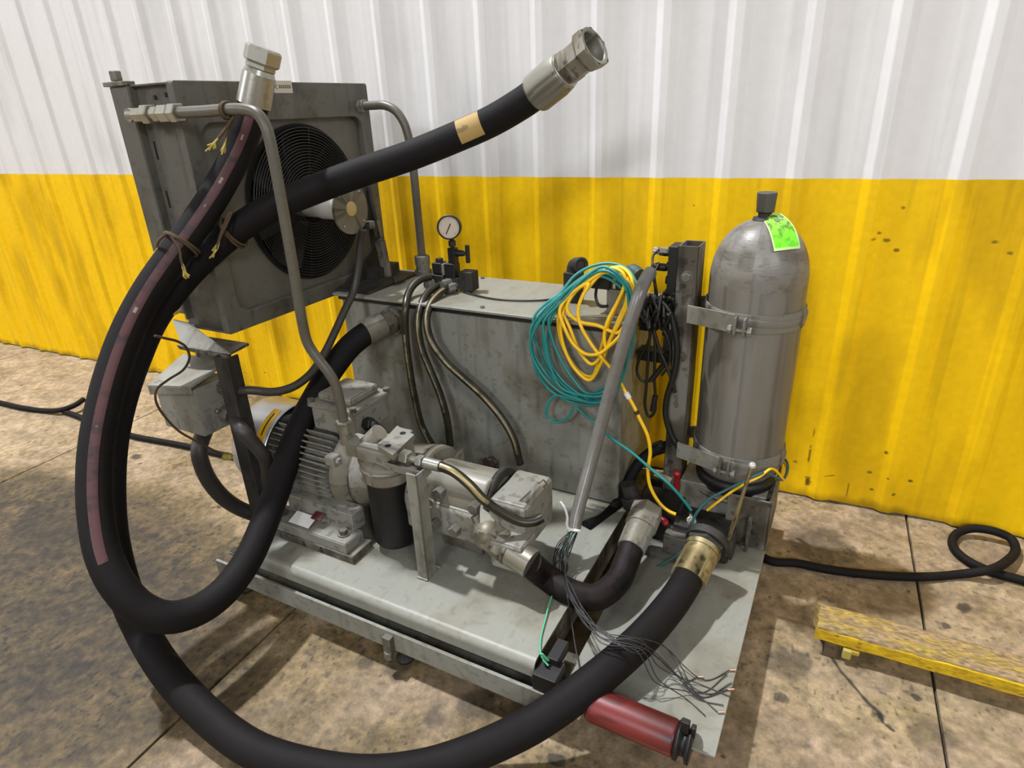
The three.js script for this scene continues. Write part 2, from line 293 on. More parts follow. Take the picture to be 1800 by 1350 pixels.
yellowTex.repeat.set(1 / (WX1 - WX0), 1 / 1.25); yellowTex.offset.set(-WX0 / (WX1 - WX0), 0); yellowTex.wrapS = THREE.MirroredRepeatWrapping; whiteTex.repeat.set(1 / 8, 1 / 4);
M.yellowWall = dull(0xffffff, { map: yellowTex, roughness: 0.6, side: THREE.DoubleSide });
M.whiteWall = dull(0xffffff, { map: whiteTex, roughness: 0.55, side: THREE.DoubleSide });
M.shell = mat(0xa3a19c, { roughness: 0.9 }); M.ceil = mat(0x8f8d88, { roughness: 0.95 });
const wallBack = structure('wall_back');
{
  const b = new THREE.BoxGeometry(XB - XA, HC, 0.2); b.translate((XA + XB) / 2, HC / 2, -0.112); wmesh(wallBack, 'wall_core', b, M.shell);
  const pw = PITCH * 4;
  for (let k = -9; k < 13; k++) {
    const x0 = Math.max(XA, k * pw + 0.09), x1 = Math.min(XB, (k + 1) * pw + 0.09); if (x1 <= x0) continue;
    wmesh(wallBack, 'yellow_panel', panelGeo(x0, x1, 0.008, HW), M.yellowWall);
    wmesh(wallBack, 'white_panel', panelGeo(x0, x1, HW, HC), M.whiteWall);
  }
}
for (const [n, w, h, d, x, y, z] of [['wall_left', 0.2, HC, ZF + 0.4, XA - 0.1, HC / 2, ZF / 2], ['wall_right', 0.2, HC, ZF + 0.4, XB + 0.1, HC / 2, ZF / 2], ['wall_front', XB - XA + 0.4, HC, 0.2, (XA + XB) / 2, HC / 2, ZF + 0.1], ['ceiling', XB - XA + 0.4, 0.2, ZF + 0.6, (XA + XB) / 2, HC + 0.1, ZF / 2]]) {
  const o = new THREE.Mesh(new THREE.BoxGeometry(w, h, d), n === 'ceiling' ? M.ceil : M.shell); o.name = n; o.userData = { kind: 'structure' }; o.position.set(x, y, z); o.castShadow = o.receiveShadow = true; scene.add(o);
}
// unseen lamp under the ceiling, out of view; it throws the main shadows
for (const [x, y, z, s, inten] of UNSEEN_LAMPS) {
  const t = new THREE.Group(); t.name = numbered('unseen_ceiling_lamp'); t.userData = { label: 'unseen lamp under the hall ceiling, out of view, throwing the main shadows', category: 'lamp' }; t.position.set(x, y, z); scene.add(t);
  const hs = new THREE.LatheGeometry([[0.001, 0.16], [0.07, 0.16], [0.09, 0.1], [s * 0.56, 0.03], [s * 0.58, 0.0], [s * 0.54, 0.0], [s * 0.54, 0.012]].map(q => new THREE.Vector2(...q)), 40); wmesh(t, 'housing', hs, M.black);
  const rod = new THREE.CylinderGeometry(0.008, 0.008, HC - y - 0.15, 8); rod.translate(0, 0.16 + (HC - y - 0.15) / 2, 0); wmesh(t, 'hanger_rod', rod, M.zinc);
  const ln = new THREE.CircleGeometry(s * 0.53, 40); ln.rotateX(Math.PI / 2); ln.translate(0, 0.01, 0); wmesh(t, 'lens', ln, mat(0xffffff, { emissive: LAMP_COLOR, emissiveIntensity: 4 }));
  const l = new THREE.RectAreaLight(LAMP_COLOR, inten, s, s); l.position.set(0, -0.005, 0); l.rotation.x = -Math.PI / 2; l.castShadow = true; t.add(l);
}

for (const [side, x, y, z, s, inten] of UNSEEN_PANELS) {   // unseen square panels, out of view, aimed to light back wall and machine softly
  const t = new THREE.Group(); t.name = numbered('unseen_light_panel'); t.userData = { label: 'unseen square panel, out of view, lighting the back wall from the ' + side + ' of the hall', category: 'lamp' }; t.position.set(x, y, z);
  t.quaternion.setFromUnitVectors(V(0, -1, 0), V(3.0 - x, 0.8 - y, 0.4 - z).normalize()); scene.add(t);
  const hs = new RoundedBoxGeometry(s + 0.06, 0.1, s + 0.06, 2, 0.015); hs.translate(0, 0.058, 0); wmesh(t, 'housing', hs, M.black);
  const ln = new THREE.PlaneGeometry(s, s); ln.rotateX(Math.PI / 2); ln.translate(0, 0.006, 0); wmesh(t, 'lens', ln, mat(0xffffff, { emissive: LAMP_COLOR, emissiveIntensity: 4 }));
  const br = new THREE.CylinderGeometry(0.02, 0.02, 0.16, 10); br.translate(0, 0.18, 0); wmesh(t, 'bracket', br, M.zinc);
  const l = new THREE.RectAreaLight(LAMP_COLOR, inten, s, s); l.position.set(0, -0.005, 0); l.rotation.x = -Math.PI / 2; l.castShadow = true; t.add(l);
}

// ------------------------------------------------------------------ skid with tray and raised motor platform
const PY = 0.21, TY = 0.15, PM = 0.168;      // platform top, tray top
{
  const t = thing('steel_skid', 'grey steel skid with raised sheet platform and low drip tray', 'skid', V(3.1, 0, 0.7));
  // front rail: channel open to the rear
  part(t, 'front_rail', [box(2.37, 3.585, 0.078, 0.14, 1.190, 1.20), box(2.37, 3.585, 0.074, 0.082, 1.12, 1.20), box(2.37, 3.585, 0.132, 0.14, 1.12, 1.142)], M.grey);
  part(t, 'rear_rail', [box(2.37, 3.94, 0.074, 0.14, 0.08, 0.14)], M.dirty);
  for (const x of [2.38, 2.95, 3.46]) part(t, 'cross_member', box(x, x + 0.05, 0.076, 0.14, 0.14, 1.12), M.dirty);
  // platform: bent sheet with rounded front lip
  const lip = []; const R = 0.022; const Zf = 1.182, x0 = 2.535, x1 = 3.525;
  const s = new THREE.Shape(); s.moveTo(0.46, PY); s.lineTo(Zf - R, PY); s.absarc(Zf - R, PY - R, R, Math.PI / 2, 0, true); s.lineTo(Zf, 0.163); s.lineTo(Zf - 0.006, 0.163); s.lineTo(Zf - 0.006, PY - R); s.absarc(Zf - R, PY - R, R - 0.006, 0, Math.PI / 2, false); s.lineTo(0.46, PY - 0.006); s.closePath();
  part(t, 'platform', shapeX(s, x0, x1), M.greyTop);
  part(t, 'platform_web', box(2.55, 3.515, 0.08, PY - 0.007, 1.02, 1.026), M.dirty); part(t, 'platform_web', box(3.505, 3.512, 0.08, PY - 0.007, 0.47, 1.16), M.dirty);
  part(t, 'tray_plate', [box(3.595, 3.965, TY - 0.008, TY, 0.14, 1.188, 0.002)], M.greyTop);
  part(t, 'tray_beam', [box(3.86, 3.905, 0.076, TY - 0.008, 0.14, 1.09), box(3.56, 3.87, 0.076, TY - 0.008, 1.05, 1.09)], M.dirty);
  part(t, 'corner_bracket', [box(3.526, 3.588, 0.14, 0.19, 1.13, 1.195), box(3.545, 3.575, 0.185, 0.21, 1.08, 1.15)], M.black, 'black greasy angle at the platform corner');
  part(t, 'upright_angle', [box(3.835, 3.965, TY, 0.33, 0.417, 0.425), box(3.957, 3.965, TY, 0.33, 0.16, 0.425)], M.dirty);
  part(t, 'upright_rib', box(3.905, 3.915, TY, 0.27, 0.425, 0.455), M.dirty);
  for (const [x, z] of [[3.09, 1.155], [2.42, 1.15], [3.53, 1.15], [2.42, 0.11], [3.88, 0.11], [3.88, 1.07]]) part(t, 'levelling_foot', [lathe(V(x, 0, z), V(0, 1, 0), [[0, 0], [0.026, 0], [0.026, 0.008], [0.012, 0.016], [0.012, 0.08]], 16)], M.dark);
  part(t, 'foot_bracket', [obox(V(3.085, 0.10, 1.209), 0.028, 0.06, 0.02), hex(V(3.085, 0.055, 1.214), V(3.085, 0.08, 1.214), 0.014)], M.castD);
}
// red pipe on the tray front
{
  const a = pY(1032, 1241, 0.165), b = pY(1192, 1302, 0.16); a.z = b.z = 1.19; const d = b.clone().sub(a).normalize();
  const t = thing('red_pipe', 'short dark red painted pipe lying along the front edge of the tray', 'pipe', V((a.x + b.x) / 2, 0.09, a.z));
  part(t, 'pipe', [lathe(a, d, [[0, 0], [0.036, 0.002], [0.0405, 0.012], [0.0405, 0.2 - 0.012], [0.036, a.distanceTo(b)], [0, a.distanceTo(b)]].map(([r, s]) => [r, s > 0.15 && s < 0.2 ? a.distanceTo(b) - 0.012 : s]), 28)], M.red);
  part(t, 'end_clamp', [lathe(b.clone().addScaledVector(d, -0.004), d, [[0, 0], [0.043, 0], [0.043, 0.008], [0.03, 0.012], [0.03, 0.022], [0.042, 0.026], [0.042, 0.034], [0, 0.034]], 24)], M.black, 'black clamp at the pipe end');
  part(t, 'clamp_lug', [obox(b.clone().addScaledVector(d, 0.012).add(V(0, 0.05, 0)), 0.018, 0.035, 0.014), obox(b.clone().addScaledVector(d, 0.03).add(V(0, 0.045, 0)), 0.01, 0.03, 0.014)], M.black);
}

// ------------------------------------------------------------------ oil tank
{
  const t = thing('oil_tank', 'grey rectangular steel oil tank behind the motor and pump', 'tank', V(2.94, PY, 0.28));
  part(t, 'tank_body', box(2.385, 3.492, PY, 0.84, 0.105, 0.462, 0.008), M.grey);
  part(t, 'tank_lid', box(2.366, 3.51, 0.842, 0.852, 0.086, 0.486, 0.003), M.greyTop);
  part(t, 'dark_lid_strip', box(2.38, 3.496, 0.826, 0.8425, 0.1, 0.472, 0.001), M.black);  // black strip just under the lid overhang
  const p = pz(694, 562, 0.462); const q = pz(672, 572, 0.53);
  part(t, 'suction_port', [cyl(p.clone().setZ(0.455), p.clone().setZ(0.485), 0.052), cyl(p.clone().setZ(0.48), p.clone().setZ(0.50), 0.044, 6)], M.dirty);
  const dv = pz(868, 812, 0.462);
  part(t, 'drain_fitting', [cyl(dv.clone(), dv.clone().setZ(0.51), 0.017), hex(dv.clone().setZ(0.465), dv.clone().setZ(0.488), 0.028), obox(V(dv.x, dv.y + 0.02, 0.505), 0.03, 0.03, 0.02)], M.rust, 'rusty drain fitting');
  for (const [x, z] of [[2.42, 0.455], [2.7, 0.455], [3.0, 0.455], [3.3, 0.455], [3.47, 0.455], [2.8, 0.11], [3.2, 0.11]]) part(t, 'lid_bolt', hex(V(x, 0.852, z), V(x, 0.858, z), 0.008), M.dirty);
}

// ------------------------------------------------------------------ fan cooler
const FAN = V(2.36, 1.178, 0.505);
{
  const t = thing('fan_cooler', 'grey box oil cooler with large black fan opening above the tank end', 'cooler', V(2.25, 0.838, 0.55));
  const y0 = 0.838, y1 = 1.561, z0 = 0.14, z1 = 0.945;
  // shroud face with raised rim and recessed pan
  const rim = rrect(z0, z1, y0, y1, 0.006); const hole = new THREE.Path(); rpath(hole, z0 + 0.045, z1 - 0.05, y0 + 0.05, y1 - 0.105, 0.05); rim.holes.push(hole);
  part(t, 'shroud_rim', shapeX(rim, 2.335, 2.357, 0.003), M.cooler);
  const pan = rrect(z0 + 0.03, z1 - 0.035, y0 + 0.035, y1 - 0.09, 0.05); const fh = new THREE.Path(); fh.absarc(FAN.z, FAN.y, 0.252, 0, Math.PI * 2, true); pan.holes.push(fh);
  part(t, 'shroud_pan', shapeX(pan, 2.326, 2.332), M.coolerIn);
  part(t, 'fan_ring', lathe(V(2.24, FAN.y, FAN.z), V(1, 0, 0), [[0.246, 0], [0.252, 0], [0.252, 0.088], [0.262, 0.096], [0.262, 0.1], [0.246, 0.1], [0.246, 0]], 64), M.matte);
  for (let k = 0; k < 20; k++) part(t, 'guard_ring', torus(V(2.352 + 0.012 * Math.cos((k + 1) / 20 * 1.2), FAN.y, FAN.z), V(1, 0, 0), 0.068 + k * 0.0095, 0.0024, 56, 5), M.black);
  for (let k = 0; k < 8; k++) { const a = k * Math.PI / 4 + 0.2; part(t, 'guard_spoke', cyl(V(2.348, FAN.y + 0.065 * Math.sin(a), FAN.z + 0.065 * Math.cos(a)), V(2.348, FAN.y + 0.25 * Math.sin(a), FAN.z + 0.25 * Math.cos(a)), 0.003, 6), M.black); }
  for (let k = 0; k < 7; k++) { const a = k * 2 * Math.PI / 7; const g = new RoundedBoxGeometry(0.006, 0.175, 0.11, 1, 0.002); g.rotateY(0.6); g.translate(0, 0.14, 0); g.rotateX(a); g.translate(2.28, FAN.y, FAN.z); part(t, 'fan_blade', boxUV(g), M.black); }
  part(t, 'fan_hub', lathe(V(2.25, FAN.y, FAN.z), V(1, 0, 0), [[0, 0], [0.06, 0], [0.06, 0.05], [0, 0.05]], 28), M.black);
  part(t, 'cooler_core', box(2.165, 2.232, y0 + 0.02, y1 - 0.02, z0 + 0.02, z1 - 0.02), M.matte);
  // near end: folded side plate with recessed web and two flanges
  part(t, 'side_plate', [box(2.145, 2.345, y0 + 0.004, y1 - 0.004, 0.925, 0.932)], M.cooler);
  part(t, 'side_flange', [box(2.10, 2.178, y0 + 0.05, y1 - 0.003, 0.952, 0.960), box(2.172, 2.18, y0 + 0.03, y1 - 0.003, 0.925, 0.957)], M.cooler);
  part(t, 'corner_flange', [prism([V(2.30, y1 - 0.003, 0.93), V(2.355, y1 - 0.003, 0.948), V(2.355, y0, 0.948), V(2.30, y0 + 0.01, 0.93)], V(0, 0, -0.004))], M.cooler);
  for (const y of [1.36, 1.22, 1.1]) part(t, 'side_slot', box(2.196, 2.203, y, y + 0.05, 0.931, 0.9335, 0.0004), M.matte);
  part(t, 'top_plate', box(2.12, 2.345, y1 - 0.006, y1, z0, 0.948), M.cooler);
  part(t, 'bottom_plate', box(2.12, 2.345, y0, y0 + 0.006, z0, 0.948), M.cooler);
  part(t, 'far_plate', box(2.12, 2.345, y0, y1, z0, z0 + 0.006), M.cooler);
  for (const [x, y] of [[2.255, 1.525], [2.305, 1.53]]) part(t, 'side_screw', hex(V(x, y, 0.931), V(x, y, 0.937), 0.006), M.black);
  const b = V(2.128, y1, 0.95); part(t, 'corner_bolt', [hex(b.clone().add(V(0, 0.012, 0)), b.clone().add(V(0, 0.038, 0)), 0.017), box(b.x - 0.04, b.x + 0.05, y1 - 0.002, y1 + 0.01, 0.93, 0.97)], M.dirty);
  // fan motor standing out of the guard
  const mt = part(t, 'fan_motor', [lathe(V(2.30, FAN.y, FAN.z), V(1, 0, 0), [[0.044, 0], [0.046, 0.10], [0.05, 0.11], [0.05, 0.222], [0, 0.222]], 36)], mat(0xd3d3d0, { roughness: 0.35, metalness: 0.2 }), 'off white fan motor');
  part(mt, 'motor_flange', [lathe(V(2.522, FAN.y - 0.012, FAN.z), V(1, 0, 0), [[0, 0], [0.081, 0], [0.084, 0.004], [0.084, 0.012], [0, 0.012]], 44)], mat(0x837c6c, { map: dTex, roughness: 0.7 }));
  part(mt, 'hub_cap', [lathe(V(2.534, FAN.y - 0.012, FAN.z), V(1, 0, 0), [[0, 0.004], [0.022, 0.004], [0.025, 0], [0.025, -0.002]], 24)], mat(0xc9b478, { roughness: 0.7 }));
  for (let k = 0; k < 4; k++) { const a = k * Math.PI / 2 + 0.75; part(mt, 'flange_screw', ball(V(2.535, FAN.y - 0.012 + 0.07 * Math.sin(a), FAN.z + 0.07 * Math.cos(a)), 0.005, 8), M.zinc); }
  part(mt, 'motor_plug', [box(2.50, 2.54, 1.085, 1.11, 0.40, 0.43)], M.dirty);
  // name plate
  const lw = 128, lh = 64; const lt = document.createElement('canvas'); lt.width = lw; lt.height = lh; const cx = lt.getContext('2d'); cx.fillStyle = '#b8b2a6'; cx.fillRect(0, 0, lw, lh); cx.strokeStyle = '#5a544a'; cx.lineWidth = 5; cx.beginPath(); cx.moveTo(26, 20); cx.lineTo(10, 32); cx.lineTo(26, 44); cx.stroke(); cx.fillStyle = '#5c5648'; for (let k = 0; k < 6; k++) { cx.fillRect(36 + k * 14, 22, 11, 18); } cx.fillStyle = '#837c6c'; for (let k = 0; k < 6; k++) cx.fillRect(39 + k * 14, 27, 4, 6);
  const ct = new THREE.CanvasTexture(lt); ct.colorSpace = THREE.SRGBColorSpace;
  const lp0 = pX(479, 143, 2.3615), lp1 = pX(515, 162, 2.3615); const pg = new THREE.PlaneGeometry(lp0.z - lp1.z, 0.036); pg.rotateY(Math.PI / 2); pg.translate(2.3615, (lp0.y + lp1.y) / 2, (lp0.z + lp1.z) / 2);
  part(t, 'name_plate', pg, mat(0xffffff, { map: ct, roughness: 0.5 }), 'small white printed name plate');
  // mounting foot and struts down to the tank
  part(t, 'mounting_strut', [box(2.34, 2.43, 0.852, 0.90, 0.15, 0.30)], M.dark);
  part(t, 'mounting_foot', [box(2.30, 2.52, 0.852, 0.862, 0.14, 0.46), prism([V(2.37, 0.86, 0.20), V(2.37, 0.86, 0.44), V(2.37, 0.98, 0.20)], V(0.008, 0, 0)), prism([pY(690, 488, 0.862), pY(712, 484, 0.862), pY(714, 492, 0.862), pY(694, 500, 0.862)], V(0, 0.006, 0))], M.dark);
}
// pressure line on the far cooler side: thin vertical fittings
{
  const t = thing('cooler_drain_line', 'thin dark drain line with brass fittings beside the cooler edge', 'pipe', pz(676, 480, 0.17));
  part(t, 'drain_tube', tube([pz(648, 330, 0.20), pz(655, 365, 0.22), pz(661, 392, 0.23)], 0.009), M.dark);
  part(t, 'drain_nut', hex(pz(659, 388, 0.23), pz(666, 418, 0.23), 0.02), M.dirty);
  part(t, 'drain_neck', cyl(pz(664, 412, 0.23), pz(668, 428, 0.23), 0.012), M.dirty);
  part(t, 'drain_cylinder', cyl(pz(668, 424, 0.23), pz(681, 490, 0.23), 0.021), M.dirty);
}

// ------------------------------------------------------------------ rigid tubes
{
  const z = 0.985; const a = pz(237, 196, z); a.x = 2.23; const yT = 1.482; a.y = yT;
  const t = thing('cooler_pipe', 'bent grey steel pipe running from the cooler side down to the filter head', 'pipe', pz(592, 748, 0.955));
  const xv = 2.733; const pts = [V(2.40, yT, z), V(2.5, yT, z), V(xv - 0.06, yT - 0.002, z), V(xv - 0.025, yT - 0.014, z), V(xv - 0.006, yT - 0.045, z), V(xv, yT - 0.1, z), V(xv, 1.1, z), V(xv, 0.885, z), V(xv + 0.008, 0.855, z - 0.003), V(xv + 0.028, 0.82, z - 0.008), V(xv + 0.05, 0.785, z - 0.014), V(xv + 0.062, 0.75, z - 0.02), V(xv + 0.064, 0.70, z - 0.025), V(xv + 0.064, 0.60, z - 0.028)];
  part(t, 'tube', tube(pts, 0.0145, { seg: 16, div: 160 }), M.tube);
  const X = x => V(x, yT, z);
  part(t, 'elbow', [cyl(V(2.21, yT, 0.94), V(2.21, yT, z + 0.012), 0.018), cyl(X(2.20), X(2.245), 0.016)], M.zincOld);
  for (const [p, q, r] of [[2.225, 2.262, 0.020], [2.268, 2.30, 0.027], [2.31, 2.335, 0.021], [2.34, 2.382, 0.024], [2.386, 2.415, 0.026]]) part(t, 'compression_nut', hex(X(p), X(q), r), M.zinc, 'shiny zinc compression nut');
  part(t, 'coupling_core', cyl(X(2.25), X(2.40), 0.016), M.zincOld);
  part(t, 'lower_nut', [hex(V(xv + 0.064, 0.585, z - 0.028), V(xv + 0.064, 0.625, z - 0.028), 0.026), cyl(V(xv + 0.064, 0.55, z - 0.028), V(xv + 0.064, 0.60, z - 0.028), 0.02)], M.castG);
}
{
  const z = 0.19; const b = V(2.577, 0.852, z); const yT = 1.487;
  const t = thing('return_pipe', 'bent grey return pipe arching from the cooler top to the tank lid', 'pipe', b);
  part(t, 'tube', tube([V(2.345, yT, z), V(2.42, yT, z), V(2.475, yT - 0.002, z), V(2.52, yT - 0.02, z), V(2.553, yT - 0.06, z), V(2.57, yT - 0.12, z), V(2.576, yT - 0.2, z), V(2.577, 1.1, z), V(2.577, 0.90, z)], 0.0155, { seg: 16, div: 100 }), M.tube);
  part(t, 'wall_nut', hex(V(2.358, yT, z), V(2.385, yT, z), 0.024), M.dirty);
  part(t, 'base_fitting', [hex(V(2.577, 0.905, z), V(2.577, 0.945, z), 0.03), cyl(V(2.577, 0.852, z), V(2.577, 0.91, z), 0.027), hex(V(2.577, 0.87, z), V(2.577, 0.892, z), 0.034)], M.dirty);
}

// ------------------------------------------------------------------ gauge and valve manifold on the tank lid
{
  const z = 0.30; const c = pz(791, 399, z);
  const t = thing('gauge_manifold', 'valve manifold with pressure gauge and needle valve on the tank lid', 'manifold', V(2.78, 0.852, z));
  const gd = V(0.42, 0.12, 1).normalize();     // gauge looks towards the aisle
  const g0 = c.clone().addScaledVector(gd, -0.022);
  const gg = part(t, 'gauge', lathe(g0, gd, [[0, 0], [0.036, 0.0], [0.04, 0.005], [0.04, 0.036], [0.0425, 0.038], [0.0425, 0.046], [0.037, 0.047], [0.037, 0.042]], 36), M.black, 'round pressure gauge with dusty dial');
  const gc = document.createElement('canvas'); gc.width = gc.height = 256; const g2 = gc.getContext('2d'); g2.fillStyle = '#bdb09c'; g2.fillRect(0, 0, 256, 256); g2.strokeStyle = '#4a4034'; for (let k = 0; k <= 20; k++) { const a = (225 - k * 13.5) * Math.PI / 180; const r0 = k % 5 ? 104 : 92; g2.lineWidth = k % 5 ? 2 : 4; g2.beginPath(); g2.moveTo(128 + r0 * Math.cos(a), 128 - r0 * Math.sin(a)); g2.lineTo(128 + 114 * Math.cos(a), 128 - 114 * Math.sin(a)); g2.stroke(); }
  const gt = new THREE.CanvasTexture(gc); gt.colorSpace = THREE.SRGBColorSpace;
  const dial = new THREE.CircleGeometry(0.0375, 36); dial.applyQuaternion(new THREE.Quaternion().setFromUnitVectors(V(0, 0, 1), gd)); const dc = g0.clone().addScaledVector(gd, 0.041); dial.translate(dc.x, dc.y, dc.z);
  part(gg, 'dial', dial, mat(0xffffff, { map: gt, roughness: 0.3 }));
  const nb = dc.clone().addScaledVector(gd, 0.002); const side = V(1, 0, -0.42).normalize();
  part(gg, 'needle', cyl(nb.clone().addScaledVector(side, 0.006).add(V(0, 0.012, 0)), nb.clone().addScaledVector(side, -0.012).add(V(0, -0.024, 0)), 0.0018, 8), M.black);
  const st = V(c.x + 0.004, 0, z);
  part(t, 'gauge_stem', [cyl(V(st.x, 0.975, z), V(st.x, c.y - 0.035, z), 0.008), hex(V(st.x, 1.015, z), V(st.x, 1.035, z), 0.013), box(st.x - 0.014, st.x + 0.014, 0.955, 1.01, z - 0.014, z + 0.014)], M.black);
  const nv = part(t, 'needle_valve', [lathe(V(st.x, 0.992, z), V(1, 0, 0), [[0.013, 0], [0.013, 0.02], [0.01, 0.045], [0.006, 0.05], [0.006, 0.06], [0, 0.06]], 16)], M.black);
  part(nv, 't_handle', cyl(V(st.x + 0.062, 0.96, z), V(st.x + 0.062, 1.022, z), 0.008, 12), M.black);
  part(t, 'solenoid_valve', [box(2.715, 2.755, 0.915, 0.955, z - 0.02, z + 0.025, 0.004), box(2.765, 2.81, 0.905, 0.955, z - 0.02, z + 0.02, 0.004), hex(V(2.735, 0.955, z), V(2.735, 0.968, z), 0.014)], M.black);
  part(t, 'connector_plug', [box(2.755, 2.766, 0.912, 0.952, z - 0.018, z + 0.022)], M.castG);
  part(t, 'valve_block', [box(2.70, 2.765, 0.865, 0.912, z - 0.03, z + 0.03, 0.004), box(2.825, 2.88, 0.86, 0.93, z - 0.03, z + 0.02, 0.004), box(2.765, 2.83, 0.87, 0.905, z - 0.02, z + 0.02, 0.003)], M.dark);
  part(t, 'block_leg', [cyl(V(2.85, 0.852, z), V(2.85, 0.865, z), 0.018), cyl(V(2.735, 0.852, z), V(2.735, 0.87, z), 0.016), cyl(V(2.79, 0.852, z), V(2.79, 0.96, z), 0.012)], M.dark);
  for (const [x, y] of [[2.72, 0.882], [2.79, 0.888], [2.81, 0.875]]) part(t, 'hose_fitting', [hex(V(x, y, z + 0.03), V(x - 0.01, y - 0.002, z + 0.055), 0.018), cyl(V(x, y, z), V(x - 0.012, y - 0.003, z + 0.06), 0.014)], M.castD);
}
// ------------------------------------------------------------------ pilot hoses from the manifold
function hoseThing(name, label, group, pts, r, m, extra) {
  const t = thing(name, label, 'hose', pts[pts.length - 1], group); part(t, 'hose', tube(pts, r, { seg: 14 }), m); if (extra) extra(t); return t;
}
const cutBand = (t, pts, r) => { const a = pts[pts.length - 2], b = pts[pts.length - 1]; part(t, 'cut_end', cyl(b.clone().addScaledVector(b.clone().sub(a).normalize(), -0.004), b.clone().addScaledVector(b.clone().sub(a).normalize(), 0.002), r * 1.03, 14), M.matte); };
M.pilot = mat(0x2d2819, { map: dTex, roughness: 0.36 });
M.layline = mat(0x8f815c, { map: dTex, roughness: 0.5 });
// printed lay line: a slim strip on the hose surface, kept on the side that n points to
function strip(c, r, n, width, t0 = 0, t1 = 1, lift = 0.0006) {
  const N = Math.round(c.getLength() * (t1 - t0) / 0.008) + 4, K = Math.max(4, Math.ceil(width / r / 0.12)), pos = [], nor = [], uv = [], idx = []; const L = c.getLength();
  for (let i = 0; i <= N; i++) {
    const t = t0 + (t1 - t0) * i / N, p = c.getPointAt(t), T = c.getTangentAt(t); const u = n.clone().addScaledVector(T, -n.dot(T)).normalize(), w = T.clone().cross(u);
    for (let k = 0; k <= K; k++) { const a = (k / K - 0.5) * width / r; const d = u.clone().multiplyScalar(Math.cos(a)).addScaledVector(w, Math.sin(a)); const q = p.clone().addScaledVector(d, r + lift); pos.push(q.x, q.y, q.z); nor.push(d.x, d.y, d.z); uv.push(t * L, k / K * width); }
  }
  for (let i = 0; i < N; i++) for (let k = 0; k < K; k++) { const a = i * (K + 1) + k, b = a + K + 1; idx.push(a, a + 1, b, b, a + 1, b + 1); }
  const g = new THREE.BufferGeometry(); g.setAttribute('position', new THREE.Float32BufferAttribute(pos, 3)); g.setAttribute('normal', new THREE.Float32BufferAttribute(nor, 3)); g.setAttribute('uv', new THREE.Float32BufferAttribute(uv, 2)); g.setIndex(idx); return fin(g);
}
{
  const r = 0.0135, q = (a) => a.map(([x, y, z]) => pz(x, y, z));
  const A = q([[757, 486, 0.34], [738, 492, 0.38], [722, 508, 0.43], [713, 540, 0.505], [713, 590, 0.52], [720, 650, 0.53], [731, 710, 0.535], [744, 755, 0.52], [770, 795, 0.55], [806, 822, 0.57], [835, 832, 0.585]]);
  const B = q([[775, 500, 0.34], [755, 512, 0.40], [741, 535, 0.47], [735, 570, 0.52], [741, 612, 0.53], [758, 655, 0.53], [774, 695, 0.53], [785, 735, 0.53], [791, 782, 0.53]]);
  const C = q([[790, 503, 0.34], [773, 515, 0.40], [757, 535, 0.47], [750, 563, 0.52], [757, 597, 0.53], [783, 635, 0.53], [815, 665, 0.53], [850, 697, 0.53], [882, 735, 0.53], [903, 772, 0.53], [914, 815, 0.53]]);
  const n = V(0.35, 0.3, 1);
  hoseThing('pilot_hose', 'slim black pilot hose running from the manifold to the pump fitting', undefined, A, r, M.pilot, t => { const a = A[A.length - 1]; part(t, 'ferrule', cyl(A[A.length - 2], a.clone().add(V(0.03, -0.008, 0.01)), 0.016), M.castG); part(t, 'lay_line', strip(curveOf(A), r, n, 0.006, 0.3, 0.95), M.layline); });
  hoseThing('pilot_hose', 'slim black pilot hose hanging cut off, shortest on the tank front', undefined, B, r, M.pilot, t => { cutBand(t, B, r); part(t, 'lay_line', strip(curveOf(B), r, n, 0.005, 0.2, 0.8), M.layline); });
  hoseThing('pilot_hose', 'slim black pilot hose with worn print hanging cut off towards the pump end', undefined, C, r, M.pilot, t => { cutBand(t, C, r); part(t, 'lay_line', strip(curveOf(C), r, n, 0.007, 0.05, 0.95), M.layline); });
}

